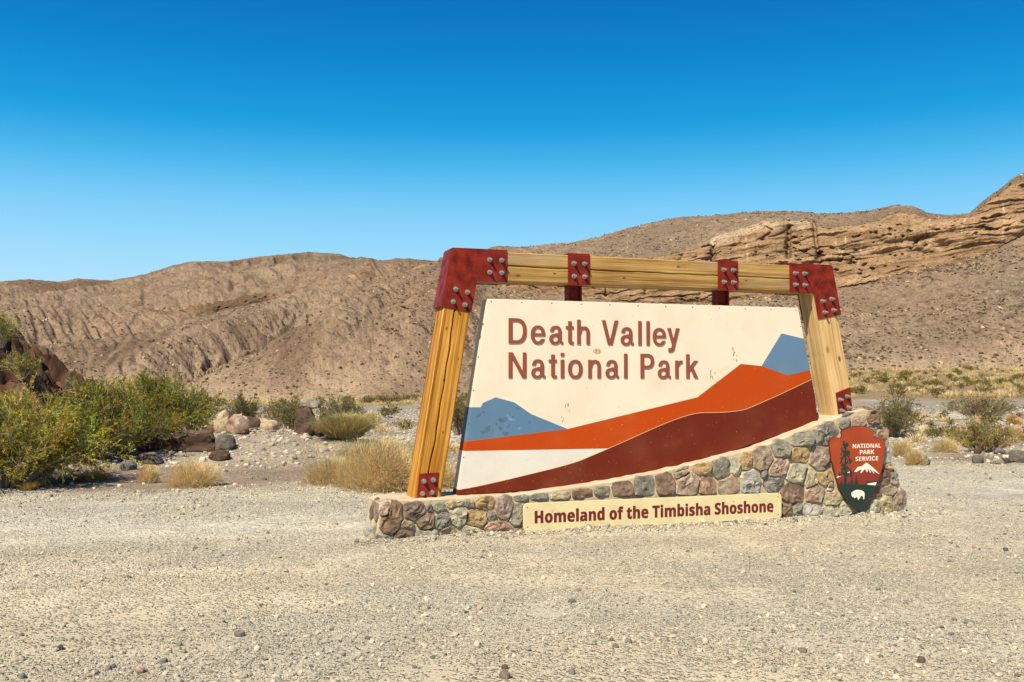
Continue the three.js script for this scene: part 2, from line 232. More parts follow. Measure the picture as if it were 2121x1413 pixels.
// ───────────────────────── rocks ─────────────────────────
function rockGeo(seed, detail = 3, rough = .28, flatBottom = .35, cube = .3) {
  const g = mergeVertices(new THREE.IcosahedronGeometry(1, detail).deleteAttribute('uv').deleteAttribute('normal')), p = g.attributes.position, r = rng(seed), s = seed * 3.17;
  const cuts = [...Array(9)].map(() => { const v = new THREE.Vector3(r() - .5, r() - .5, r() - .5).normalize(); return [v, .68 + r() * .24]; });
  for (let i = 0; i < p.count; i++) {
    const v = new THREE.Vector3().fromBufferAttribute(p, i);
    v.multiplyScalar(lerp(1, .82 / max(abs(v.x), abs(v.y), abs(v.z)), cube)); for (const [n, d] of cuts) { const k = v.dot(n); if (k > d) v.addScaledVector(n, (d - k) * .9); }
    v.multiplyScalar(1 + rough * .55 * n3(v.x * 1.4 + s, v.y * 1.4, v.z * 1.4) + rough * .3 * n3(v.x * 4 + s, v.y * 4, v.z * 4) + (detail > 3 ? rough * .16 * n3(v.x * 10, v.y * 10 + s, v.z * 10) : 0));
    if (v.y < -flatBottom) v.y = -flatBottom + (v.y + flatBottom) * .3;
    p.setXYZ(i, v.x, v.y, v.z);
  }
  g.computeBoundingBox(); const b = g.boundingBox, c = b.getCenter(new THREE.Vector3()), z = b.getSize(new THREE.Vector3());
  g.translate(-c.x, -b.min.y, -c.z).scale(1 / z.x, 1 / z.y, 1 / z.z);
  const n = g.attributes.position.count, uv = new Float32Array(n * 2), q = g.attributes.position;
  for (let i = 0; i < n; i++) { uv[i * 2] = q.getX(i) * .6 + q.getZ(i) * .5; uv[i * 2 + 1] = q.getY(i) * .6 + q.getZ(i) * .3; }
  g.setAttribute('uv', new THREE.BufferAttribute(uv, 2)); g.computeVertexNormals();
  return toCreasedNormals(g, detail > 1 ? .55 : .3);
}
function tintRock(g, c1, c2, seed, f = 3) { const p = g.attributes.position, a = new Float32Array(p.count * 3); for (let i = 0; i < p.count; i++) { const x = p.getX(i), y = p.getY(i), z = p.getZ(i); a.set(mix3(c1, c2, clamp(.5 + n3(x * f + seed, y * f, z * f) * .9 + n3(x * f * 3.3, y * f * 3.3 + seed, z * f * 3.3) * .6)), i * 3); } g.setAttribute('color', new THREE.BufferAttribute(a, 3)); return g; }
const stoneTex = (() => { const r = rng(3), T = 512, c = new Float32Array(T * T), h = new Float32Array(T * T); for (let i = 0; i < T * T; i++) { const x = i % T, y = floor(i / T), f = fbm(x / 64, y / 64, 5, 8), s = n2(x / 5, y / 5, 102); c[i] = .80 + .50 * f + .26 * s + (r() - .5) * .16; h[i] = .5 + .6 * f + .16 * s; } for (let n = 0; n < 4200; n++) { const x = floor(r() * T), y = floor(r() * T), v = r() < .6 ? .45 : 1.1; for (let k = 0; k < 4; k++) c[((y + (k >> 1)) & 511) * T + ((x + (k & 1)) & 511)] = v; } return { map: dataTex(T, T, (i, j) => c[j * T + i], true), bump: dataTex(T, T, (i, j) => h[j * T + i]) }; })();
const rockMat = new THREE.MeshPhysicalMaterial({ specularIntensity: .3, vertexColors: true, map: stoneTex.map, bumpMap: stoneTex.bump, bumpScale: .03, roughness: .95 }), pebbleMat = new THREE.MeshPhysicalMaterial({ vertexColors: true, map: stoneTex.map, roughness: 1, specularIntensity: .25 });
const C = { brown: [[.22, .145, .10], [.10, .066, .048]], red: [[.24, .145, .10], [.10, .062, .047]], pink: [[.45, .28, .20], [.28, .15, .11]], grey: [[.25, .22, .18], [.15, .13, .11]], dark: [[.13, .12, .105], [.075, .07, .065]], cream: [[.62, .50, .33], [.45, .33, .2]], speckled: [[.62, .49, .37], [.36, .20, .14]], chestnut: [[.18, .115, .08], [.05, .034, .027]], pale: [[.52, .45, .35], [.36, .31, .24]], slate: [[.17, .172, .16], [.27, .26, .23]] };
let rockSeed = 11;
function rock(name, label, cat, x, z, w, h, d, col, { turn = 0, lift = -.12, detail = 4, rough = .36, y, tilt = 0, group, cube = .4 } = {}) {
  const s = rockSeed++, g = tintRock(rockGeo(s, detail, rough, .35, cube), ...C[col], s); g.scale(w, h * 1.12, d);
  const m = part(numbered(name), g, w < .12 ? pebbleMat : rockMat, scene); m.position.set(x, (y ?? ground(x, z)) + lift * h, z); m.rotation.set(0, turn, tilt); return tag(m, label, cat, group);
}
const boulder = (label, ...a) => rock('boulder', label, 'boulder', ...a);
boulder('reddish brown boulder under the right edge of the green bushes', -7.1, -19.7, .66, .42, .5, 'red');
boulder('small pinkish boulder in the shade at the foot of the green bushes', -7.42, -18.95, .3, .28, .28, 'pink');
boulder('long dark brown ragged boulder behind the big dry bush', -6.2, -19.3, 1.05, .42, .5, 'chestnut', { rough: .62, cube: .2 });
boulder('low grey rounded boulder in front of the reddish brown boulder', -6.6, -18.3, .46, .2, .32, 'grey');
boulder('flat faced grey brown block right of the long dark boulder', -5.55, -19.3, .44, .3, .34, 'grey', { turn: .5 });
boulder('cream and rust speckled boulder on the left flank of the gravel mound', -5.78, -21.0, .52, .42, .4, 'speckled', { rough: .4 });
boulder('tall cream boulder left of the rust speckled one', -6.2, -21.4, .36, .46, .36, 'cream');
boulder('dark brown cracked boulder at the top left of the gravel mound', -6.05, -22.6, .72, .34, .5, 'brown', { rough: .42 });
boulder('yellowish cream boulder on top of the gravel mound', -5.75, -23.2, .66, .3, .5, 'cream', { rough: .36 });
boulder('small brown boulder behind the tall cream boulder', -6.5, -22.0, .46, .26, .34, 'brown');
boulder('flat cream rock at the right end of the green bushes', -6.75, -22.3, .36, .2, .3, 'cream');
boulder('low brown rock lying before the grey brown block', -5.4, -18.45, .4, .18, .28, 'brown');
boulder('dark bluish rock in the shade below the green bushes', -6.72, -17.5, .3, .17, .26, 'slate');
boulder('tall split brown boulder standing behind the green grass clump', -4.32, -21.2, .5, .62, .5, 'brown', { turn: .5, tilt: .14, lift: -.08, rough: .42, cube: .75 });
boulder('rough rusty boulder leaning against the right of the tall split one', -3.95, -21.6, .52, .52, .45, 'chestnut', { rough: .5, turn: 2 });
boulder('grey cap rock resting on the tall split brown boulder', -4.27, -21.15, .44, .2, .36, 'pale', { y: ground(-4.32, -21.2) + .57, lift: 0, rough: .4 });
const desertRock = (label, ...a) => rock('desert_rock', label, 'rock', ...a);
desertRock('round red brown stone below the golden green bush at right', 10.35, -22.2, .15, .15, .15, 'red', { detail: 3, rough: .12 });
desertRock('grey brown rock at the lot edge below the round red stone', 9.42, -20.2, .24, .17, .2, 'grey', { detail: 3 });
desertRock('largest grey rock at the far right of the lot edge', 10.36, -20.45, .36, .26, .3, 'grey', { detail: 3 });
desertRock('dark grey flat rock between two straw tufts right of the wall', 8.16, -19.8, .3, .2, .26, 'slate', { detail: 3 });
desertRock('dark angular rock far behind the lot right of the wall', 13.48, -29.8, .42, .2, .36, 'dark', { detail: 3 });
desertRock('grey slab under the golden green bush at right', 10.75, -22.0, .26, .14, .2, 'slate', { detail: 3 });
desertRock('small dark rock left of the largest grey rock at the lot edge', 9.98, -20.2, .18, .12, .16, 'dark', { detail: 3 });
desertRock('pale flat rock on the lot edge right of the grey brown rock', 9.75, -20.1, .26, .1, .2, 'pale', { detail: 3 });
desertRock('grey stone beside the creosote bush right of the wall', 12.1, -30, .24, .2, .24, 'grey', { detail: 3 });
for (const [label, x, z, w, h, col] of [
  ['pale round stone in the lower left corner of the lot', -2.84, -5.84, .045, .034, 'pale'], ['dark squat stone near the lower left of the lot', -2.72, -6.06, .042, .038, 'dark'],
  ['slate grey stone at the very bottom left of the lot', -2.67, -5.5, .04, .032, 'slate'], ['dark grey stone left of the reddish one at the bottom', -2.27, -5.67, .042, .03, 'slate'],
  ['reddish tan stone at the bottom of the lot', -2.07, -5.61, .05, .036, 'pink'], ['grey flat stone just above the reddish tan one', -2.02, -5.83, .055, .03, 'slate'],
  ['large grey brown stone in the left half of the lot', -1.73, -6.4, .07, .04, 'grey'], ['flat cream stone alone on the gravel left of the wall', -2.17, -9.3, .08, .03, 'cream'],
  ['white chip of stone in the lower middle of the lot', -1.21, -6.03, .042, .022, 'pale'], ['grey block of stone at the bottom centre of the lot', -.04, -5.5, .065, .05, 'grey'],
  ['brown stone right behind the grey block at the bottom centre', -.04, -5.68, .04, .03, 'brown'], ['flat grey green stone right of the lot centre', .72, -6.21, .046, .026, 'slate'],
  ['grey stone in front of the flat grey green one', .63, -6.1, .042, .03, 'grey'], ['upright grey stone right of the bottom centre block', .33, -5.55, .036, .036, 'slate'],
  ['long pale chip of stone in the lot centre', .09, -6.5, .056, .022, 'pale'], ['tan stone on the gravel below the left end of the wall', -.23, -7.13, .046, .034, 'cream'],
  ['brown tan stone at the bottom right of the lot', 2.35, -5.79, .05, .036, 'brown'], ['flat slate stone in the right part of the lot', 3.03, -6.67, .066, .028, 'slate'],
  ['pale rounded stone in the bottom right of the lot', 1.99, -6.0, .04, .034, 'pale'], ['brown grey stone left of the pale rounded one', 1.73, -6.01, .06, .03, 'grey'],
  ['single dark stone on the bare gravel right of the wall', 4.79, -9.73, .055, .036, 'dark']])
  rock('loose_stone', label, 'stone', x, z, w, h, w * .8, col, { detail: 2, turn: x * 9, lift: -.2 });

// far left: a dark rocky spur behind the green bushes
{
  const NX = 190, NZ = 140, pos = [], col = [], uv = [], idx = [];
  for (let j = 0; j < NZ; j++) for (let i = 0; i < NX; i++) {
    const x = lerp(-26, -9.6, i / (NX - 1)), z = lerp(-24, -36, j / (NZ - 1)), D = -z;
    const top = min(6, 2.85 - .85 * (x + 14.1)), across = sm(24, 28.3, D) * (1 - .5 * sm(29, 36, D));
    const strata = n2(x * .9 + z * .4, 4) * .25, blk = n3(x * 1.1, z * 1.1, 2) * .4 + n3(x * 2.6, z * 2.6, 7) * .34 + n3(x * 5.5, z * 5.5, 5) * .2;
    const craggy = sm(.45, .8, across + n2(x * .5, z * .5) * .12);
    const y = -.4 + max(0, top) * across * .93 + (blk * (.25 + craggy) + strata) * sm(-.3, .6, top) * min(1, across * 3);
    const dark = clamp(craggy + n3(x * .8, z * .8, 1) * .5);
    const c = mix3(mix3([.36, .25, .16], [.42, .31, .21], clamp(.5 + n2(x, z))), mix3([.055, .028, .018], [.16, .08, .045], clamp(.35 + n3(x * 2.4, z * 2.4, 3) * 1.3)), dark);
    pos.push(x, y + ground(x, z), z); col.push(...c); uv.push(x / 2, (z + y) / 2);
    const o = j * NX + i; if (i < NX - 1 && j < NZ - 1) idx.push(o, o + 1, o + NX, o + 1, o + NX + 1, o + NX);
  }
  tag(part('rocky_hillside', toCreasedNormals(geoOf(pos, idx, { color: col, uv }), .7), rockMat, scene), 'dark red brown rocky spur rising behind the bushes at far left', null, null, 'structure');
}

// ───────────────────────── loose gravel, rubble, scrub (uncountable) ─────────────────────────
const M4 = new THREE.Matrix4(), Qt = new THREE.Quaternion(), V3 = new THREE.Vector3(), S3 = new THREE.Vector3(), EU = new THREE.Euler(), COL = new THREE.Color();
function scatter(name, label, geo, mat, items, colour = true) {
  const m = shadow(new THREE.InstancedMesh(geo, mat, items.length)); m.name = numbered(name);
  items.forEach((it, i) => { EU.set(...(it.r ?? [0, 0, 0])); M4.compose(V3.set(...it.p), Qt.setFromEuler(EU), S3.set(...it.s)); m.setMatrixAt(i, M4); if (colour) m.setColorAt(i, COL.setRGB(...it.c)); });
  scene.add(m); return tag(m, label, null, null, 'stuff');
}
const plain = new THREE.MeshPhysicalMaterial({ roughness: 1, specularIntensity: .25 });
function pebbleGeo(seed) { const g = mergeVertices(new THREE.IcosahedronGeometry(1, 0).deleteAttribute('uv').deleteAttribute('normal')), p = g.attributes.position, r = rng(seed); for (let i = 0; i < p.count; i++) { const s = .72 + r() * .5; p.setXYZ(i, p.getX(i) * s, p.getY(i) * s * .75, p.getZ(i) * s * .85); } const h = g.toNonIndexed(); h.computeVertexNormals(); return h; }
const pebbleTone = (r) => { const k = r(), v = .8 + r() * .45; const c = k < .42 ? [.38, .345, .265] : k < .66 ? [.45, .395, .295] : k < .82 ? [.28, .265, .215] : k < .93 ? [.14, .132, .11] : k < .97 ? [.50, .455, .36] : [.36, .27, .19]; return c.map((x) => x * v); };
{
  const r = rng(99), lists = [[], [], []];
  for (let n = 0; n < 620000; n++) {
    const D = 4.9 + 16.5 * pow(r(), 1.25), x = (r() * 1.16 - .58) * D, z = -D;
    const clump = fbm(x * .28 + 4, z * .5, 4) + .6 * fbm(x * .9, z * 1.1, 3), [u, w] = toSign(x, z), nearWall = u > -.5 && u < 7 ? exp(-((w - .2) ** 2) / .06) : 0, back = sm(10.5, 14, D) * sm(1.5, -2, x);
    if (D > edgeD(x, D) + .3 || r() > .42 + clump * 1.5 + nearWall * .7 + back * .12) continue;
    const low = D < 6.6 ? 1 : 0, s = (.0026 + .0036 * r() * r() + (r() < .06 ? .007 * r() : 0) + (r() < .010 + .012 * low ? .017 * r() : 0)) * (1 + nearWall * .7 + back * .35) * (1 + .035 * max(0, D - 7));
    lists[n % 3].push({ p: [x, ground(x, z) + s * .4, z], s: [s * (.9 + r() * .6), s, s * (.8 + r() * .4)], r: [r() * .6, r() * 6.3, r() * .6], c: pebbleTone(r) });
  }
  lists.forEach((l, i) => scatter('gravel', 'loose grey and tan pebbles strewn over the lot', pebbleGeo(40 + i), plain, l));
  const rub = [[], []], brk = [rockGeo(501, 1, .5, .35, .55), rockGeo(502, 1, .45, .35, .7)];
  for (let n = 0; n < 42000; n++) {
    const D = 15 + 46 * pow(r(), 1.5), x = (r() * 1.2 - .6) * D, z = -D; if (D < edgeD(x, D) + r() * .8) continue;
    if (x < 1 && D < 17.8 && r() > .1) continue;
    const bank = exp(-(((x + 4.8) / 2.2) ** 2 + ((D - 20.5) / 2.4) ** 2));
    const s = (1 + bank * r() * .6) * (.016 + .055 * pow(r(), 3) + (r() < .008 ? .10 * r() : 0)) * (1 + .02 * max(0, D - 15)), k = r(), v = .75 + r() * .6;
    const c = (k < .4 ? [.42, .37, .29] : k < .6 ? [.50, .44, .345] : k < .82 ? [.25, .235, .2] : k < .92 ? [.29, .18, .115] : [.13, .115, .10]).map((a) => a * v);
    rub[n % 2].push({ p: [x, ground(x, z) - s * .2, z], s: [s * (1 + r() * .6), s * (.5 + r() * .4), s * (1 + r() * .4)], r: [0, r() * 6.3, 0], c });
  }
  rub.forEach((l, i) => scatter('rubble', 'broken desert stones scattered beyond the gravel lot', brk[i], plain, l));
}

// ───────────────────────── plants ─────────────────────────
const barkMat = new THREE.MeshStandardMaterial({ vertexColors: true, roughness: .9 });
const leafMat = new THREE.MeshPhysicalMaterial({ specularIntensity: .2, vertexColors: true, roughness: .9, transmission: .3, thickness: 0, side: THREE.DoubleSide });
const strawMat = new THREE.MeshPhysicalMaterial({ specularIntensity: .3, vertexColors: true, roughness: .85, transmission: .35, thickness: 0, side: THREE.DoubleSide });
class Soup {
  constructor() { this.p = []; this.c = []; }
  tri(a, b, c, k) { this.p.push(a.x, a.y, a.z, b.x, b.y, b.z, c.x, c.y, c.z); for (let i = 0; i < 3; i++) this.c.push(k[0], k[1], k[2]); }
  limb(a, b, r0, r1, k) { const d = b.clone().sub(a).normalize(), u = new THREE.Vector3(d.y, -d.x, .3).cross(d).normalize(), w = d.clone().cross(u); const P = (c, r, i) => c.clone().addScaledVector(u, r * cos(i * 2.0944)).addScaledVector(w, r * sin(i * 2.0944)); for (let i = 0; i < 3; i++) { const A = P(a, r0, i), B = P(a, r0, i + 1), Cc = P(b, r1, i), Dd = P(b, r1, i + 1); this.tri(A, B, Cc, k); this.tri(B, Dd, Cc, k); } }
  leaf(a, dir, len, wid, k, roll) { const d = dir, u = new THREE.Vector3(d.z, .2, -d.x).normalize().applyAxisAngle(d, roll), m = a.clone().addScaledVector(d, len * .45), t = a.clone().addScaledVector(d, len); this.tri(a, m.clone().addScaledVector(u, wid), t, k); this.tri(a, t, m.addScaledVector(u, -wid), k); }
  geo() { return geoOf(this.p, null, { color: this.c }); }
}
const rv = (r) => new THREE.Vector3(r() - .5, r() - .5, r() - .5).multiplyScalar(2);
// a desert shrub: many stems from the ground that fork twice, with narrow leaves along the twigs
function shrub({ seed, stems = 26, h = 1, w = 1, leaves = 5000, len = .05, wid = .007, bark = [.32, .27, .2], tones, dense = .55, up = .5, droop = 0, thick = .009, forks = 4 }) {
  const r = rng(seed), wood = new Soup(), fol = new Soup(), twigs = [];
  for (let s = 0; s < stems; s++) {
    const az = r() * 6.283, out = pow(r(), .6), R = w * .5 * out, H = h * lerp(1, .5, out * out) * (.72 + r() * .3), a = new THREE.Vector3(cos(az) * R * .16, -.03, sin(az) * R * .16), tone = tones[floor(r() * tones.length)].map((x) => x * (.75 + r() * .5));
    let p = a.clone(); const tip = new THREE.Vector3(cos(az) * R, H, sin(az) * R), n = 5, pts = [p];
    for (let i = 1; i <= n; i++) { const t = i / n, k = a.clone().lerp(tip, t); k.y = lerp(a.y, tip.y, lerp(t, t * (1.7 - .7 * t), 1 - up)) - droop * t * t * out * h * .3; k.add(rv(r).multiplyScalar(.05 * h * t)); pts.push(k); }
    for (let i = 0; i < n; i++) { wood.limb(pts[i], pts[i + 1], thick * (1.5 - i / n), thick * (1.5 - (i + 1) / n), bark); if (i < 1) continue;
      for (let f = 0; f < forks; f++) { const st = pts[i].clone().lerp(pts[i + 1], r()), dir = pts[i + 1].clone().sub(pts[i]).normalize().add(rv(r).multiplyScalar(.95)).add(new THREE.Vector3(0, .25 - droop * .4, 0)).normalize(), L = h * (.13 + .17 * r()), en = st.clone().addScaledVector(dir, L); if (en.y < .02) en.y = .02 + r() * .05; wood.limb(st, en, thick * .55, thick * .25, bark); twigs.push([st, en, tone]);
        for (let e = 0; e < forks / 2; e++) { const s2 = st.clone().lerp(en, .3 + r() * .6), d2 = dir.clone().add(rv(r).multiplyScalar(.9)).normalize(), e2 = s2.clone().addScaledVector(d2, L * (.45 + r() * .4)); if (e2.y < .02) e2.y = .02; wood.limb(s2, e2, thick * .3, thick * .14, bark); twigs.push([s2, e2, tone]); } } }
  }
  for (let i = 0; i < leaves; i++) { const [a, b, tone] = twigs[floor(r() * twigs.length)]; if (((a.x * 91.7 + a.z * 57.3) % 1 + 1) % 1 > dense + .35) continue; const t = .15 + r() * .9, p = a.clone().lerp(b, t), d = b.clone().sub(a).normalize().add(rv(r).multiplyScalar(.8)).add(new THREE.Vector3(0, .15 - droop * .5, 0)).normalize(), v = .7 + r() * .6; fol.leaf(p, d, len * (.6 + r() * .8), wid * (.7 + r() * .6), tone.map((x) => x * v), r() * 3); }
  return { wood: wood.geo(), fol: fol.geo() };
}
// a domed dry bush of short tangled twigs
function dome({ seed, n = 3000, h = .4, w = .9, wid = .003, len = .16, tones }) {
  const r = rng(seed), s = new Soup();
  for (let b = 0; b < n; b++) {
    const az = r() * 6.283, el = Math.acos(1 - r() * 1.02), rad = pow(r(), .45) * .9, lump = .82 + .3 * n3(cos(az) * 1.6 + seed, sin(az) * 1.6, el * 1.4), k = tones[floor(r() * tones.length)].map((x) => x * (.65 + r() * .65));
    let p = new THREE.Vector3(cos(az) * sin(el) * w * .5, max(.0, cos(el)) * h, sin(az) * sin(el) * w * .5).multiplyScalar(rad * lump), d = p.clone().normalize().add(new THREE.Vector3(0, .35, 0)).add(rv(r).multiplyScalar(.8)).normalize(); const L = len * (.5 + r()) * (1.3 - rad * .6);
    for (let i = 0; i < 2; i++) { const q = p.clone().addScaledVector(d, L * .5); if (q.y < .005) q.y = .005; const u = new THREE.Vector3(d.z, .3, -d.x).normalize().multiplyScalar(wid * (1 - i * .45)), u2 = u.clone().multiplyScalar(i ? .15 : .55); s.tri(p.clone().add(u), p.clone().sub(u), q.clone().add(u2), k); if (!i) s.tri(p.clone().sub(u), q.clone().sub(u2), q.clone().add(u2), k); p = q; d.add(rv(r).multiplyScalar(.55)).normalize(); }
  }
  return s.geo();
}
// a tussock of dry or green blades
function tussock({ seed, blades = 900, h = .4, w = .6, wid = .004, tones, curl = .5, tangle = .25 }) {
  const r = rng(seed), s = new Soup();
  for (let b = 0; b < blades; b++) {
    const az = r() * 6.283, o = sqrt(r()), root = new THREE.Vector3(cos(az) * w * .22 * o, -.01, sin(az) * w * .22 * o), az2 = az + (r() - .5) * 1.2, reach = w * .5 * (.25 + .8 * r()) * (.35 + .65 * o), H = h * (.55 + .5 * r()) * (1 - .45 * o * o * curl), k = tones[floor(r() * tones.length)].map((x) => x * (.7 + r() * .6));
    let p = root, u = new THREE.Vector3(sin(az2), 0, -cos(az2)).multiplyScalar(wid);
    for (let i = 1; i <= 3; i++) { const t = i / 3, q = new THREE.Vector3(root.x + cos(az2) * reach * pow(t, 1.3), H * (t * (1 + curl * .55) - curl * .55 * t * t), root.z + sin(az2) * reach * pow(t, 1.3)).add(rv(r).multiplyScalar(tangle * h * .3 * t)), u2 = u.clone().multiplyScalar(1 - t * .9 / 1), A = p.clone().add(u.clone().multiplyScalar(1 - (t - 1 / 3) * .9)), B = p.clone().sub(u.clone().multiplyScalar(1 - (t - 1 / 3) * .9)), Cc = q.clone().add(u2), Dd = q.clone().sub(u2); s.tri(A, B, Cc, k); if (i < 3) s.tri(B, Dd, Cc, k); p = q; }
  }
  return s.geo();
}
function plantShrub(name, label, cat, x, z, opt, { group, turn = 0, y } = {}) { const g = shrub(opt), t = thing(name, label, cat, [x, y ?? ground(x, z), z], turn, group); part('branches', g.wood, barkMat, t); part('foliage', g.fol, leafMat, t); return t; }
function plantTussock(name, label, cat, x, z, opt, dryHeart) { const t = thing(name, label, cat, [x, ground(x, z), z]); part('blades', opt.n ? dome(opt) : tussock(opt), strawMat, t); if (dryHeart) part('dry_heart', tussock(dryHeart), strawMat, t); return t; }
const OLIVE = [[0.249, 0.229, 0.022], [0.306, 0.276, 0.03], [0.136, 0.138, 0.016], [0.375, 0.323, 0.06]], LIME = [[0.386, 0.34, 0.028], [0.281, 0.252, 0.022], [0.468, 0.398, 0.06], [0.176, 0.167, 0.016]], DUN = [[.27, .22, .07], [.21, .185, .045], [.13, .13, .026], [.18, .165, .03]], CREO = [[.185, .165, .028], [.225, .19, .038], [.13, .12, .022]], STRAW = [[.78, .63, .34], [.68, .53, .27], [.84, .71, .43], [.58, .45, .22]], GOLD = [[.56, .36, .10], [.47, .29, .075], [.63, .43, .15]], GREEN = [[.31, .30, .07], [.38, .35, .11], [.24, .23, .05], [.46, .38, .15]], RUSSET = [[.33, .19, .07], [.42, .26, .1], [.25, .14, .05]];
const TW = [.34, .29, .21];
plantShrub('desert_willow', 'large yellow green feathery bush at the left edge of the lot', 'bush', -7.9, -15.6, { seed: 61, stems: 110, h: 1.32, w: 3.2, leaves: 115000, len: .05, wid: .0058, tones: LIME, droop: .35, up: .35, bark: TW, thick: .010 });
plantShrub('desert_willow', 'tall dark olive bush rising in the middle of the left thicket', 'bush', -7.75, -18.7, { seed: 62, stems: 100, h: 1.3, w: 2.7, leaves: 100000, len: .046, wid: .0062, tones: OLIVE, up: .45, bark: TW, thick: .010 });
plantShrub('desert_willow', 'spreading olive bush with bare pale twigs right of the thicket', 'bush', -8.05, -22, { seed: 63, stems: 84, h: 1.3, w: 2.7, leaves: 70000, len: .05, wid: .007, tones: OLIVE, up: .55, bark: TW, thick: .010 });
plantShrub('desert_willow', 'low green bush trailing over rocks at the thicket right end', 'bush', -7.8, -24.2, { seed: 64, stems: 34, h: 1.1, w: 1.5, leaves: 10000, len: .06, wid: .008, tones: CREO.concat(OLIVE), bark: TW });
plantShrub('desert_willow', 'olive bush at far left behind the yellow green one', 'bush', -9.9, -18.4, { seed: 65, stems: 60, h: 1.15, w: 2.4, leaves: 22000, len: .07, wid: .0085, tones: OLIVE.concat(LIME), up: .5, bark: TW, thick: .010 });
plantShrub('hillside_bush', 'small green bush on the crest of the rocky spur', 'bush', -13.3, -27.0, { seed: 66, stems: 18, h: .7, w: .9, leaves: 2600, len: .07, wid: .010, tones: OLIVE, bark: TW }, { y: 1.75 });
plantShrub('hillside_bush', 'bright green bush highest on the rocky spur at the left edge', 'bush', -14.0, -27.2, { seed: 67, stems: 16, h: .9, w: .9, leaves: 2200, len: .07, wid: .010, tones: LIME, bark: TW }, { y: 2.6 });
plantTussock('dry_bush', 'large straw coloured dry bush on the left lot edge', 'dry bush', -4.97, -15.6, { seed: 71, n: 6200, h: .46, w: 1.1, tones: STRAW });
plantTussock('dry_bush', 'small straw coloured dry bush left of the large one', 'dry bush', -5.85, -16.1, { seed: 72, n: 1900, h: .3, w: .42, len: .11, tones: STRAW });
plantTussock('dry_bush', 'grey straw bush just left of the left sign post', 'dry bush', -2.82, -15.9, { seed: 73, n: 8000, h: .52, w: 1.4, tones: STRAW.concat([[.36, .31, .14]]) });
plantTussock('dry_bush', 'tall dense straw bush right behind the left sign post', 'dry bush', -2.0, -15.3, { seed: 74, n: 15000, h: .95, w: 1.7, len: .2, tones: STRAW }, { seed: 84, blades: 900, h: .8, w: .6, wid: .0036, tones: RUSSET, curl: .3 });
plantTussock('dry_bush', 'straw bush seen between the left post and the sign panel', 'dry bush', -1.12, -15.5, { seed: 75, n: 4200, h: .52, w: .8, tones: STRAW });
plantTussock('grass_clump', 'green grass clump with russet base behind the straw bushes', 'grass clump', -2.35, -17.2, { seed: 76, blades: 4600, h: .68, w: 1.6, wid: .0036, tones: GREEN, curl: .3, tangle: .2 }, { seed: 86, blades: 1800, h: .5, w: 1.4, wid: .0036, tones: RUSSET, curl: .5 });
plantTussock('grass_clump', 'green topped golden grass clump right of the tall split boulder', 'grass clump', -3.45, -20.6, { seed: 77, blades: 4600, h: .56, w: 1.5, wid: .0045, tones: GREEN.concat(STRAW.slice(0, 1)), curl: .35, tangle: .25 }, { seed: 87, blades: 2400, h: .46, w: 1.5, wid: .0045, tones: RUSSET.concat(STRAW), curl: .6 });
plantShrub('creosote_bush', 'dark olive creosote bush behind the gravel mound', 'bush', -9.45, -35.2, { seed: 81, stems: 30, h: 1.05, w: 1.25, leaves: 5000, len: .06, wid: .013, tones: CREO, bark: [.2, .16, .12] });
plantShrub('creosote_bush', 'broad olive creosote bush left of the tall split boulder', 'bush', -7.4, -33, { seed: 82, stems: 34, h: 1.15, w: 1.8, leaves: 5200, len: .06, wid: .013, tones: DUN, bark: [.26, .2, .14] });
plantShrub('creosote_bush', 'dark creosote bush seen between left post and sign panel', 'bush', -1.6, -30, { seed: 83, stems: 26, h: 1.15, w: 1.1, leaves: 4000, len: .06, wid: .012, tones: CREO, bark: [.2, .16, .12] });
plantShrub('creosote_bush', 'olive creosote bush right behind the right end of the wall', 'bush', 11.7, -30.5, { seed: 85, stems: 38, h: 1.2, w: 1.7, leaves: 6500, len: .06, wid: .012, tones: CREO, bark: [.26, .21, .15] });
plantShrub('creosote_bush', 'wide open twiggy creosote bush on the wash at right', 'bush', 21.6, -46, { seed: 88, stems: 46, h: 1.15, w: 3.3, leaves: 6500, len: .08, wid: .015, tones: DUN, bark: [.26, .2, .15], thick: .012 });
plantShrub('creosote_bush', 'golden green rounded bush at the right edge above the rocks', 'bush', 11.1, -23.5, { seed: 89, stems: 36, h: .72, w: 1.5, leaves: 7000, len: .055, wid: .009, tones: DUN.concat([[.42, .31, .1], [.36, .28, .09]]), bark: [.3, .22, .13] });
plantShrub('creosote_bush', 'grey twiggy bush on the wash behind the grey cap rock', 'bush', -7.6, -44, { seed: 90, stems: 26, h: .95, w: 1.4, leaves: 2600, len: .06, wid: .013, tones: DUN, bark: [.3, .26, .2] });
[['straw tuft with grey stems close behind the right end of the wall', 8.59, -22, .5, .6, STRAW], ['straw tuft lower right of the arrowhead emblem at the lot edge', 7.95, -19.7, .42, .5, STRAW], ['pale straw tuft between the wall and the round red stone', 9.9, -22.8, .45, .8, STRAW],
  ['round golden tuft on the wash at far right', 22.1, -44, .45, .75, GOLD], ['flat golden tuft below the round one at far right', 18.3, -36.3, .32, .8, GOLD], ['golden tuft on the wash right of the wall', 17.7, -44, .4, .7, GOLD], ['grey green sagebrush tuft right of the creosote by the wall', 13.2, -31.3, .36, .6, [[.33, .30, .17], [.26, .24, .12]]],
  ['long golden tuft at the right frame edge above the rocks', 15.1, -30, .55, 1.1, GOLD.concat(STRAW)]]
  .forEach(([l, x, z, h, w, tones], i) => plantTussock('straw_tuft', l, 'grass tuft', x, z, { seed: 300 + i, n: 1500, h: h * .8, w, wid: .005, len: .14 * h / .4, tones }));
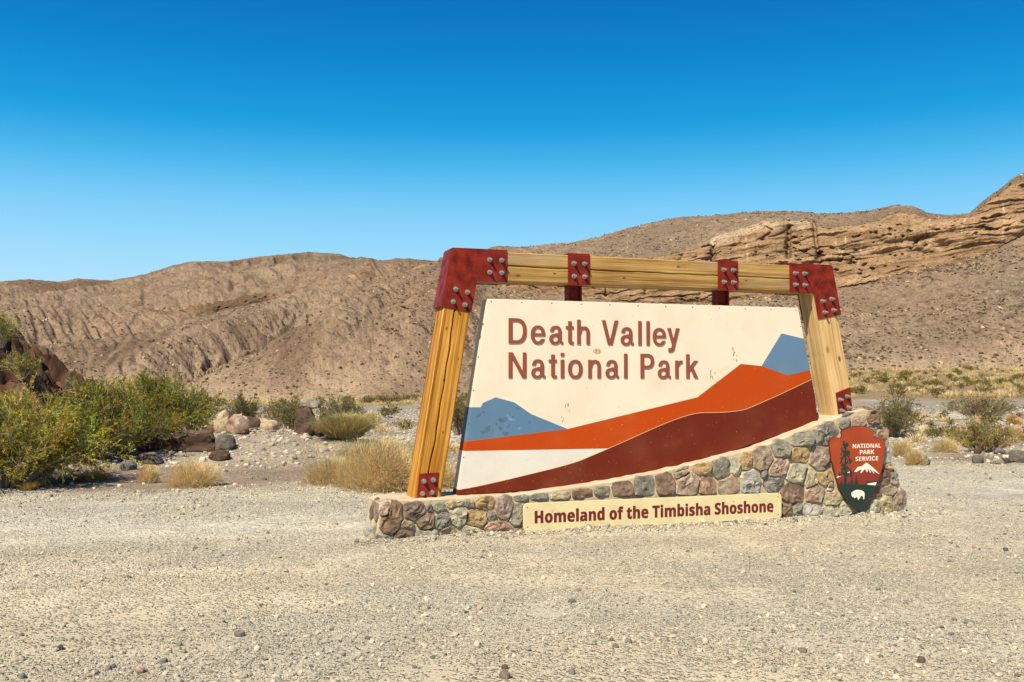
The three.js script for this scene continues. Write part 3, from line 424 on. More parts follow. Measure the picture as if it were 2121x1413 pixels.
// golden grass at the foot of the green thicket
[['golden grass fringe in front of the green thicket', -6.9, -16.5, .2, .9], ['golden grass tuft beside the dark bluish rock', -6.15, -16.9, .22, .35], ['golden grass tuft at the left end of the thicket foot', -7.35, -15.2, .14, .4]].forEach(([l, x, z, h, w], i) => plantTussock('golden_grass', l, 'grass tuft', x, z, { seed: 330 + i, blades: 500, h, w, wid: .004, tones: GOLD, curl: .4, tangle: .3 }));
{ // shrubs of the far slope and band: countable, all of a kind
  const protos = [0, 1, 2].map((i) => shrub({ seed: 140 + i, stems: 11, forks: 2, h: 1, w: 1.5, leaves: 640, len: .12, wid: .035, tones: i === 1 ? DUN : CREO, bark: [.18, .14, .1], thick: .012 }));
  const made = [null, null, null], r = rng(17);
  const put = (q, D, s, label, group) => {
    const k = floor(r() * 3), x = q * D, z = -D; let t;
    if (!made[k]) { t = made[k] = new THREE.Group(); part('branches', protos[k].wood, barkMat, t); part('foliage', protos[k].fol, leafMat, t); } else t = made[k].clone();
    t.name = numbered('desert_shrub'); if (typeof label !== 'string') { label = label(k); group = group(k); } scene.add(t); t.position.set(x, ground(x, z), z); t.rotation.y = r() * 6; t.scale.set(s * (.8 + r() * .5), s * (.6 + r() * .3), s); t.userData = {}; tag(t, label, 'shrub', group);
  };
  for (let n = 0; n < 200; n++) { const D = 75 + 150 * r(), tone = ['dark green', 'brownish olive', 'dark green'], row = D < 104 ? 'shrub beside the wash at the foot of the right slope' : D < 158 ? 'shrub halfway up the far slope right of the sign' : 'tiny shrub at the top of the far slope under the right hill'; put(.33 + r() * .235, D, (.42 + r() * .7 + (r() < .1 ? .5 : 0)) * (D < 104 ? .75 : 1), (k) => tone[k] + ' ' + row, (k) => tone[k] + ' ' + row.replace('shrub', 'shrubs')); }
  for (let n = 0; n < 75; n++) { const D = 92 + 80 * r(); put(-.36 + r() * .34, D, .6 + r() * .7, 'small dark shrub in the far band below the left hills', 'shrubs in the far band at left'); }
  for (let n = 0; n < 24; n++) { const D = 30 + 26 * r(); put(-.24 + r() * .17, D, .35 + r() * .4, 'knee high olive shrub on the stony flat behind the left post', 'shrubs on the stony flat at left'); }
  for (let n = 0; n < 36; n++) { const D = 26 + 36 * r(); put(.385 + r() * .17, D, .28 + r() * .4, 'knee high olive shrub on the stony flat right of the wall', 'shrubs on the stony flat at right'); }
}
{ // dry tufts too many to count, and the dark specks of scrub and stones on the hills
  const r = rng(23), g = tussock({ seed: 7, blades: 90, h: 1, w: 1.7, wid: .035, tones: STRAW.map((c) => c.map((x) => x * 1.05)), curl: .7, tangle: .5 }), items = [];
  for (let n = 0; n < 3200; n++) { const D = 20 + 205 * pow(r(), 1.1), q = r() * 1.16 - .58, x = q * D, z = -D; if (D < edgeD(x, D) + 1.5 || (D > 50 && D < (q > .2 ? 75 : 94) && r() > .1) || (x < -2 && (D < 18.6 || (D < 24 && r() > .55)))) continue; if (n2(x * .15, z * .15) < -.2) continue; const s = (.13 + .2 * r()) * (1 + .004 * D) * (D > 75 ? 1.7 : 1); items.push({ p: [x, ground(x, z), z], s: [s * 1.3, s, s * 1.3], r: [0, r() * 6, 0] }); }
  scatter('dry_grass', 'low golden dry grass tufts dotted over the desert floor', g, strawMat, items, false);
  const h = [], hr = rng(29); for (const p of hillSpots) { if (h.length > 90000) break; const s = .12 + .45 * pow(hr(), 2.4), k = hr(), v = .7 + hr() * .5; h.push({ p: [p[0], p[1] - s * .1, p[2]], s: [s * 1.3, s, s * 1.2], r: [hr(), hr() * 6, hr()], c: (k < .74 ? [.075, .052, .032] : k < .86 ? [.09, .08, .03] : [.40, .30, .19]).map((x) => x * v) }); }
  scatter('hillside_scrub', 'dark specks of scrub and loose stones over the hills', pebbleGeo(4), plain, h);
}

// ───────────────────────── stone wall ─────────────────────────
// the wall and the sign share axes: u along the wall, v up, w out of the front face
const inSign = (name, label, cat, u, v, w, group) => { const p = new THREE.Vector3(u, v, w).applyAxisAngle(new THREE.Vector3(0, 1, 0), TURN).add(SO), t = thing(name, label, cat, p.toArray(), TURN, group); t.userData.off = [u, v, w]; return t; };
const fit = (t, g) => g.translate(-t.userData.off[0], -t.userData.off[1], -t.userData.off[2]);
{
  const wall = inSign('stone_wall', 'low fieldstone wall in pale mortar that rises to the right under the sign', 'stone wall', 3.2, 0, -.3);
  const top = [[-.045,.36],[.1,.385],[.843,.385],[1.544,.398],[2.028,.447],[2.42,.49],[2.807,.535],[3.47,.64],[4.149,.78],[4.355,.815],[4.815,.955],[5.25,1.095],[5.751,1.235],[5.95,1.28],[6.08,1.24],[6.15,1.09],[6.26,1.03],[6.3,.767],[6.34,.657],[6.4,.498],[6.47,.275],[6.49,-.12],[-.1,-.12]];
  const shape = new THREE.Shape(); const pts = [];
  for (let i = 0; i < top.length; i++) { const a = top[i], b = top[(i + 1) % top.length], n = max(1, floor(hypot(b[0] - a[0], b[1] - a[1]) / .07)); for (let k = 0; k < n; k++) { const t = k / n, x = lerp(a[0], b[0], t), y = lerp(a[1], b[1], t); pts.push(new THREE.Vector2(x + n2(x * 7, y * 7 + 3) * .012, y + (y > 0 ? n2(x * 8, 7) * .012 + n2(x * 23, 2) * .006 : 0))); } }
  shape.setFromPoints(pts);
  const core = new THREE.ExtrudeGeometry(shape, { depth: .56, bevelEnabled: true, bevelSize: .018, bevelThickness: .018, bevelSegments: 2 }).translate(0, 0, -.61);
  const mortarTex = dataTex(512, 512, (i, j) => { const f = fbm(i / 64, j / 64, 5, 8), s = n2(i / 3, j / 3, 170); return [.86 + .25 * f + .1 * s, .85 + .26 * f + .1 * s, .83 + .28 * f + .1 * s]; }, true);
  const mortarMat = new THREE.MeshPhysicalMaterial({ specularIntensity: .25, color: new THREE.Color().setRGB(.62, .51, .36), map: mortarTex, bumpMap: mortarTex, bumpScale: .03, roughness: .97 });
  part('mortar_core', fit(wall, core), mortarMat, wall);
  const PAL = { umber: [[0.454, 0.292, 0.185], [0.191, 0.129, 0.090]], plum: [[0.421, 0.303, 0.227], [0.212, 0.158, 0.129]], pink: [[0.620, 0.519, 0.374], [0.499, 0.313, 0.229]], slate: [[0.268, 0.258, 0.213], [0.420, 0.396, 0.314]], grey: [[0.448, 0.412, 0.313], [0.288, 0.268, 0.211]], brown: [[0.415, 0.282, 0.189], [0.222, 0.152, 0.109]], taupe: [[0.536, 0.421, 0.298], [0.349, 0.267, 0.191]], sand: [[0.620, 0.607, 0.389], [0.553, 0.395, 0.239]], pale: [[0.620, 0.620, 0.444], [0.503, 0.437, 0.312]], ochre: [[0.620, 0.475, 0.232], [0.538, 0.339, 0.173]], mauve: [[0.551, 0.419, 0.327], [0.349, 0.262, 0.211]], moss: [[0.404, 0.393, 0.274], [0.259, 0.255, 0.177]], rose: [[0.620, 0.402, 0.271], [0.395, 0.246, 0.174]], light: [[0.620, 0.620, 0.556], [0.560, 0.512, 0.403]], granite: [[0.593, 0.538, 0.432], [0.154, 0.145, 0.132]], cream: [[0.620, 0.620, 0.478], [0.620, 0.518, 0.323]] };
  const S = [[.06,.209,.089,.163,-20,'umber'],[.29,.287,.115,.082,0,'plum'],[0,.311,.053,.07,-30,'pink'],[.45,.31,.034,.035,0,'slate'],[.57,.311,.068,.041,0,'grey'],[.43,.17,.085,.076,20,'brown'],[.22,.144,.06,.044,-10,'taupe'],[.6,.168,.084,.073,30,'slate'],[.73,.334,.099,.033,3,'sand'],[.77,.202,.081,.107,-10,'pale'],[.89,.334,.053,.042,0,'slate'],[1.07,.333,.101,.066,0,'ochre'],[.98,.169,.101,.096,0,'ochre'],[1.14,.192,.053,.054,-10,'slate'],[1.28,.282,.096,.109,0,'mauve'],[1.47,.372,.081,.03,5,'grey'],[1.42,.186,.065,.115,-20,'grey'],[1.68,.382,.105,.031,3,'slate'],[1.93,.379,.114,.037,4,'sand'],[2.19,.395,.12,.047,5,'umber'],[.18,.041,.096,.052,10,'umber'],[.44,.034,.122,.049,0,'grey'],[.66,.059,.086,.053,10,'taupe'],[.91,.047,.119,.057,-5,'pale'],[1.22,.056,.167,.075,-10,'rose'],[1.45,.039,.052,.024,0,'rose'],[-.03,.02,.083,.04,0,'grey'],
    [2.43,.413,.1,.051,0,'moss'],[2.68,.43,.13,.074,0,'brown'],[2.95,.452,.136,.103,0,'slate'],[3.21,.469,.134,.109,0,'brown'],[3.4,.572,.1,.047,20,'taupe'],[3.48,.46,.149,.12,0,'pink'],[3.68,.627,.12,.058,10,'ochre'],[3.93,.61,.11,.117,0,'slate'],[3.75,.431,.121,.095,0,'rose'],[4.02,.427,.153,.09,0,'pink'],[4.12,.637,.061,.096,0,'pale'],[3.42,.63,.101,.015,15,'grey'],[4.27,.692,.069,.104,0,'ochre'],[4.49,.721,.135,.125,0,'taupe'],[4.74,.825,.123,.099,0,'grey'],[4.32,.46,.127,.127,0,'light'],[4.7,.617,.144,.102,25,'pink'],[4.51,.535,.047,.049,0,'slate'],[4.63,.421,.125,.079,0,'granite'],[5.04,.937,.168,.077,10,'grey'],[5.01,.761,.139,.094,0,'ochre'],[4.96,.528,.125,.117,0,'pale'],[4.91,.307,.155,.105,0,'brown'],[5.15,.463,.084,.135,-5,'sand'],[5.27,.702,.124,.142,0,'mauve'],
    [5.36,.99,.156,.113,20,'granite'],[5.35,.469,.106,.083,0,'ochre'],[5.43,.389,.043,.036,0,'taupe'],[5.42,.33,.043,.024,0,'light'],[5.2,.285,.133,.118,-30,'pink'],[5.45,.222,.128,.073,0,'sand'],[4.81,.113,.089,.07,0,'brown'],[4.95,.119,.069,.07,0,'grey'],[5.15,.104,.133,.073,0,'light'],[5.43,.069,.121,.057,0,'cream'],[5.63,.097,.079,.083,-10,'cream'],[5.66,1.119,.086,.046,25,'grey'],[5.85,1.147,.109,.058,10,'pink'],[6.07,1.17,.09,.091,30,'umber'],[6.04,1.03,.074,.085,-20,'slate'],[6.19,.985,.089,.061,0,'rose'],[6.24,.756,.089,.122,0,'light'],[6.28,.573,.067,.043,0,'rose'],[6.2,.454,.111,.103,0,'umber'],[6.36,.437,.06,.079,0,'grey'],[6.08,.277,.096,.082,0,'brown'],[6.3,.288,.104,.061,0,'taupe'],[6.25,.126,.082,.097,0,'sand'],[6.43,.156,.087,.134,-10,'taupe'],[6.06,.11,.076,.075,0,'pale'],[5.9,.092,.084,.054,0,'slate']];
  const metric = (s, u, v) => { const a = -s[4] * PI / 180, x = u - s[0], y = v - s[1], p = (x * cos(a) - y * sin(a)) / s[2], q = (x * sin(a) + y * cos(a)) / s[3]; return pow(abs(p) ** 2.5 + abs(q) ** 2.5, .4); };
  const r = rng(41), cobble = (s, i) => {
    const out = [], N = 20, near = S.filter((o) => o !== s && hypot(o[0] - s[0], o[1] - s[1]) < .6);
    for (let k = 0; k < N; k++) { const t = k / N * 2 * PI + (r() - .5) * .12, cx = cos(t), cy = sin(t); let d = 0; for (; d < .5; d += .003) { const u = s[0] + cx * d, v = s[1] + cy * d, m = metric(s, u, v); if (m > 1.24 + n2(cx * 1.6 + i * 3, cy * 1.6) * .2) break; let hit = false; for (const o of near) if (metric(o, u, v) < m + .095) { hit = true; break; } if (hit) break; } out.push([cx, cy, max(d - .004, .01)]); }
    const sz = min(s[2], s[3]); const h = clamp(.018 + sz * .42, .018, .05) * (.8 + r() * .4) * (s[1] < .46 && s[0] > 1.4 && s[0] < 4.75 ? .62 : hypot(s[0] - 5.77, s[1] - .6) < .62 ? .75 : 1), tx = (r() - .5) * .5, ty = (r() - .5) * .5, planes = [0, 1, 2, 3].map(() => { const a = r() * 6.28, k = .35 + r() * .9; return [cos(a) * k, sin(a) * k, .86 + r() * .22 + (sz < .05 ? .5 : 0)]; }), rings = [[1, -.035], [1, .32], [.95, .74], [.84, .98], [.6, 1.12], [.36, 1.16], [.15, 1.18]], pos = [], uv = [], idx = [], ou = r() * 5;
    rings.forEach(([f, z0]) => out.forEach(([cx, cy, d]) => { let z = z0; const u = cx * d * f, v = cy * d * f; for (const [pa, pb, pc] of planes) z = min(z, pc + (u * pa + v * pb) / (sz + .03) * .5); const bump = z > 0 ? n3(u * 16 + i, v * 16, i * 1.3) * .48 + n3(u * 36, v * 36 + i, 2) * .36 : 0; pos.push(u, v, -.034 + (z < 0 ? -.02 : h * (z + bump * min(1, z * 1.2)) + (u * tx + v * ty) * z * .6)); uv.push(u * 1.8 + ou, v * 1.8 + ou); }));
    pos.push(0, 0, -.034 + h * (min(1.18, ...planes.map((p) => p[2])) + n3(i, i * 1.3, 1) * .1)); uv.push(ou, ou);
    const L = rings.length; for (let a = 0; a < L - 1; a++) for (let k = 0; k < N; k++) { const p = a * N + k, q = a * N + (k + 1) % N; idx.push(p, q, p + N, q, q + N, p + N); } for (let k = 0; k < N; k++) idx.push((L - 1) * N + k, (L - 1) * N + (k + 1) % N, L * N);
    return tintRock(toCreasedNormals(geoOf(pos, idx, { uv }), .5), ...PAL[s[5]], i * 1.7, s[5] === 'granite' ? 22 : 8);
  };
  const stoneMat = new THREE.MeshPhysicalMaterial({ specularIntensity: .4, vertexColors: true, map: stoneTex.map, bumpMap: stoneTex.bump, bumpScale: .035, roughness: .85 });
  S.forEach((s, i) => { const m = part(i ? 'stone_' + String(i).padStart(3, '0') : 'stone', cobble(s, i), stoneMat, wall); m.position.set(s[0] - wall.userData.off[0], s[1], .3); });
  // stones of the left end, the right end and along the top
  let n = S.length; const extra = (u, v, w, a, b, c, col, rot = [0, 0, 0]) => { const g = tintRock(rockGeo(900 + n, 3, .3, 2), ...PAL[col], n).translate(0, -.5, 0).scale(a, b, c); const m = part('stone_' + String(n++).padStart(3, '0'), g, stoneMat, wall); m.position.set(u - 3.2, v, w + .3); m.rotation.set(...rot); };
  extra(-.03, .26, -.36, .16, .28, .36, 'brown'); extra(-.06, .1, -.15, .12, .18, .2, 'pale'); extra(-.09, .06, -.4, .14, .2, .24, 'light'); extra(-.06, .27, -.12, .1, .2, .16, 'mauve'); extra(-.1, -.01, -.2, .14, .12, .2, 'cream');
  extra(6.1, 1.2, -.3, .2, .24, .4, 'umber'); extra(6.25, .98, -.35, .2, .22, .34, 'rose'); extra(6.33, .75, -.3, .14, .3, .34, 'light'); extra(6.4, .48, -.32, .16, .24, .36, 'grey'); extra(6.47, .18, -.3, .14, .36, .4, 'taupe');
  extra(5.92, 1.265, -.22, .34, .08, .3, 'pink', [0, 0, -.1]); extra(5.7, 1.225, -.08, .26, .04, .12, 'grey', [0, 0, .3]); extra(.05, .37, -.16, .24, .06, .22, 'light'); extra(.75, .375, -.1, .24, .04, .13, 'pink'); extra(2.55, .5, -.09, .3, .035, .12, 'grey', [0, 0, .12]); extra(3.9, .722, -.08, .24, .035, .1, 'taupe', [0, 0, .2]); extra(4.75, .928, -.08, .22, .035, .1, 'pink', [0, 0, .3]); extra(1.35, .385, -.09, .26, .03, .12, 'light');
}

// ───────────────────────── timber sign frame ─────────────────────────
const frame = inSign('park_sign', 'large park entrance sign: painted panel hung in a bolted timber frame with red steel corners', 'sign', 3.2, .37, -.3);
function woodTex(seed, lo, mid, hi, knots, weather = .45) {
  const W = 512, H = 2048, MW = 1.28, MH = 3.84;
  return dataTex(W, H, (i, j) => {
    let x = i / W * MW, y = j / H * MH, kn = 0, dk = 0;
    for (const [kx, ky, kr] of knots) { const dx = x - kx, dy = (y - ky) * .5, d = hypot(dx, dy); dk += exp(-((d / (kr * 2.6)) ** 2)) * Math.sign(dx || 1) * kr * .8; kn = max(kn, exp(-((d / kr) ** 4))); }
    const xx = x - dk + .012 * n2(x * 4 + seed, y * .7) + .003 * n2(x * 18, y * 2.2 + seed);
    const ring = n2(xx * 34 + seed, y * .16), fine = n2(xx * 330 + seed, y * 3.4), fib = n2(xx * 140 + seed, y * 1.3), blot = fbm(x * 5 + seed, y * 1.3, 4), streak = n2(xx * 17 + seed * 2, y * .3), grey = sm(.12, .42, fbm(x * 3.1 + seed * 4, y * .8, 3));
    let c = mix3(mid, hi, clamp(.4 + .9 * blot + .5 * ring)); c = mix3(c, lo, clamp(.08 + .5 * fib + .5 * max(0, -ring) + .8 * max(0, streak - .1) - .25 * blot)); c = mix3(c, [.30, .245, .18], grey * weather); const f = 1 + .26 * fine; c = c.map((v) => v * f);
    return kn > .02 ? mix3(c, mix3([.06, .035, .02], lo, .5 + .5 * sin(hypot(x * 60, y * 30))), kn * .9) : c;
  }, true);
}
function timber(len, wd, dp, crack, seed) { // along +y from 0; front face towards +z
  const loop = [], NF = 56, r0 = .012; // [x, z, perimeter]
  const hx = wd / 2, hz = dp / 2; let per = 0;
  for (let k = 0; k <= NF; k++) loop.push([lerp(-hx + r0, hx - r0, k / NF), hz]);
  for (let k = 1; k < 4; k++) loop.push([hx - r0 + r0 * sin(k * PI / 8), hz - r0 + r0 * cos(k * PI / 8)]);
  for (let k = 0; k <= 8; k++) loop.push([hx, lerp(hz - r0, -hz + r0, k / 8)]);
  for (let k = 0; k <= 6; k++) loop.push([lerp(hx - r0, -hx + r0, k / 6), -hz]);
  for (let k = 0; k <= 8; k++) loop.push([-hx, lerp(-hz + r0, hz - r0, k / 8)]);
  for (let k = 1; k < 4; k++) loop.push([-hx + r0 - r0 * cos(k * PI / 8), hz - r0 + r0 * sin(k * PI / 8)]);
  loop.push(loop[0]);
  const N = loop.length, L = floor(len / .02), pos = [], uv = [], idx = []; const ps = loop.map((p, i) => i ? per += hypot(p[0] - loop[i - 1][0], p[1] - loop[i - 1][1]) : 0);
  for (let j = 0; j <= L; j++) for (let k = 0; k < N; k++) {
    const y = j / L * len, [x, z] = loop[k]; let dz = n2(x * 9 + seed, y * 1.4) * .003 + n2(x * 60 + seed, y * 2) * .0012;
    if (k <= NF && crack) { const [cx, cw] = crack(y), d = (x - cx) / cw; dz -= .045 * exp(-d * d) * min(1, cw / .003); }
    const chip = abs(x) > hx - .02 ? n2(y * 7 + seed, x * 3) * .003 : 0;
    pos.push(x - Math.sign(x) * max(0, chip), y, z + (k <= NF ? dz : 0)); uv.push(ps[k] / 1.28 + (seed % 4) * .13, y / 3.84);
    if (j < L && k < N - 1) { const o = j * N + k; idx.push(o, o + 1, o + N, o + 1, o + N + 1, o + N); }
  }
  const caps = []; for (const y of [0, len]) { const o = pos.length / 3; pos.push(0, y, 0); uv.push(.1, .1); for (let k = 0; k < N; k++) { pos.push(loop[k][0], y, loop[k][1]); uv.push(loop[k][0], loop[k][1]); } for (let k = 0; k < N - 1; k++) y ? idx.push(o, o + 1 + k, o + 2 + k) : idx.push(o, o + 2 + k, o + 1 + k); }
  return geoOf(pos, idx, { uv });
}
const wood = (t) => new THREE.MeshPhysicalMaterial({ map: t, roughness: .7, specularIntensity: .35, bumpMap: t, bumpScale: .0022 });
const woodL = wood(woodTex(3, [.15, .055, .006], [.46, .195, .02], [.61, .325, .068], [[.12, 1.35, .011], [.2, .8, .009], [.06, 1.9, .010], [.24, 1.6, .008]], .06));
const woodR = wood(woodTex(9, [.32, .17, .055], [.62, .405, .165], [.72, .51, .26], [[.555, 1.0, .022], [.70, .86, .020], [.62, .2, .010]], .2));
const woodB = wood(woodTex(15, [.085, .038, .010], [.35, .195, .052], [.52, .34, .125], [[.575, .62, .014], [.535, 1.05, .010], [.435, .4, .008], [.555, 1.9, .012], [.40, 2.6, .012], [.53, 3.5, .010]], .75));
{
  const wob = (y, s) => n2(y * 1.3, s) * .05 + n2(y * 5, s) * .012;
  const post = (w, x0, lean, y0, len, crack, seed, mat, label) => { const g = timber(len, w, .31, crack, seed).rotateZ(-lean).translate(x0, y0, -.295); const m = part('post', fit(frame, g), mat, frame); m.userData.label = label; };
  post(.302, .445, Math.atan(.162), .3, 2.5, (y) => [wob(y, 2) * .7 - .01, y > .3 ? .0052 + .003 * n2(y * 3, 1) : .004], 0, woodL, 'orange brown left post with a long drying crack');
  post(.298, 5.772, -Math.atan(.19), 1.05, 1.75, null, 3, woodR, 'pale tan right post with two knots');
  const beam = timber(4.62, .325, .31, (y) => [.0 - (.012 - .018 * (y / 4.6)) + wob(y, 7) * .35, y > .1 ? .0045 + .002 * n2(y * 2, 4) : .003], 6).rotateZ(-PI / 2).translate(.86, 2.876, -.295);
  const b = part('beam', fit(frame, beam), woodB, frame); b.userData.label = 'golden brown top beam with a long horizontal crack';
}
const steelMap = dataTex(256, 256, (i, j) => { const f = fbm(i / 32, j / 32, 4, 8), s = n2(i / 3, j / 3, 85); const k = clamp(.55 + f * 1.5); return mix3([.10, .009, .006], [.235, .024, .012], k).map((v) => v * (1 + .08 * s)); }, true);
const steel = new THREE.MeshPhysicalMaterial({ map: steelMap, roughness: .5, specularIntensity: .28 });
const zinc = new THREE.MeshStandardMaterial({ color: new THREE.Color().setRGB(.42, .41, .38), metalness: .8, roughness: .45 });
const slab = (pts, z0, z1, bev = .003) => { const s = new THREE.Shape(pts.map((p) => new THREE.Vector2(...p))); return new THREE.ExtrudeGeometry(s, { depth: z1 - z0 - 2 * bev, bevelEnabled: bev > 0, bevelSize: bev, bevelOffset: -bev, bevelThickness: bev, bevelSegments: 2 }).translate(0, 0, z0 + bev); };
const boltGeo = merge([new THREE.CylinderGeometry(.027, .028, .005, 20).rotateX(PI / 2).translate(0, 0, .003), new THREE.CylinderGeometry(.0205, .0215, .024, 6).rotateX(PI / 2).translate(0, 0, .018), ...[...Array(6)].map((_, i) => new THREE.CylinderGeometry(.0108, .0128, .0062, 10).rotateX(PI / 2).translate(0, 0, .033 + i * .0062))]);
function bolts(parent, list, z) { for (const [u, v] of list) { const b = part('bolt', boltGeo, zinc, parent); b.position.set(u - 3.2, v - .37, z + .3); b.rotation.z = (u * 37 + v * 11) % 1; b.rotation.order = 'ZYX'; } }
const ZF = -.129, ZB = -.461;       // faces of the steel, front and back
function bracket(name, label, geos, bl) { const m = part(name, fit(frame, merge(geos)), steel, frame); if (label) m.userData.label = label; bolts(m, bl, ZF); return m; }
const strap = (a, b, z0, z1, t) => { const dx = b[0] - a[0], dy = b[1] - a[1], l = hypot(dx, dy), nx = -dy / l * t, ny = dx / l * t; return slab([a, b, [b[0] + nx, b[1] + ny], [a[0] + nx, a[1] + ny]], z0, z1, .002); };
{
  const Lp = [[.735, 3.05], [1.352, 3.05], [1.352, 2.706], [1.006, 2.706], [.944, 2.365], [.618, 2.424]];
  const Rp = [[4.964, 3.05], [5.572, 3.05], [5.692, 2.448], [5.366, 2.386], [5.303, 2.706], [4.964, 2.706]];
  const shoe = (p, out, side) => [slab(p.slice().reverse(), ZF - .011, ZF), slab(p.slice().reverse(), ZB, ZB + .011), strap(p[0], p[1], ZB, ZF - .001, .012), strap(out[0], out[1], ZB, ZF - .001, side * .012)];
  const weld = (a, b) => new THREE.TubeGeometry(new THREE.LineCurve3(new THREE.Vector3(a[0], a[1], ZF), new THREE.Vector3(b[0], b[1], ZF)), 24, .0035, 6);
  const quad = (u, v, du, dv, s = 0, t = 0) => [[u, v], [u + du, v + s], [u + t, v + dv], [u + du + t, v + dv + s]];
  bracket('corner_bracket', 'dark red steel left corner bracket', [...shoe(Lp, [[.618, 2.424], [.735, 3.05]], 1), weld([.745, 3.046], [1.004, 2.708])], [...quad(1.149, 2.945, .137, -.137), ...quad(.766, 2.615, .131, -.137, -.03, -.027)]);
  bracket('corner_bracket', 'dark red steel right corner bracket', [...shoe(Rp, [[5.572, 3.05], [5.692, 2.448]], 1), weld([5.562, 3.046], [5.305, 2.708])], [...quad(5.037, 2.94, .132, -.14), ...quad(5.425, 2.61, .131, -.137, .03, .027)]);
  for (const [a, b] of [[2.068, 2.336], [3.975, 4.247]]) { const u = (a + b) / 2, P = [[a, 2.708], [b, 2.708], [b, 3.052], [a, 3.052]]; bracket('beam_plate', null, [slab(P, ZF - .011, ZF), slab(P, ZB, ZB + .011), box(a + .002, 3.0495, ZB, b - .002, 3.06, ZF - .001)], [[u - .064, 2.945], [u + .064, 2.945], [u - .064, 2.80], [u + .064, 2.80]]);
    const h = part('hanger', fit(frame, merge([box(u - .085, 2.5, -.36, u - .07, 2.714, -.25), box(u + .07, 2.5, -.36, u + .085, 2.714, -.25), box(u - .07, 2.5, -.31, u + .07, 2.714, -.3), box(u - .1, 2.527, -.38, u + .1, 2.539, -.24)])), steel, frame); h.userData.label = 'red steel hanger between beam and panel'; }
  bracket('foot_plate', 'dark red foot plate on the left post', [slab([[.345, .33], [.562, .345], [.588, .662], [.378, .654]], ZF - .012, ZF)], [[.425, .575], [.527, .585], [.41, .445], [.512, .455]]);
  bracket('foot_plate', 'dark red foot plate on the right post', [slab([[5.652, 1.15], [5.86, 1.21], [5.815, 1.556], [5.606, 1.487]], ZF - .012, ZF)], [[5.662, 1.405], [5.765, 1.445], [5.68, 1.27], [5.786, 1.31]]);
}
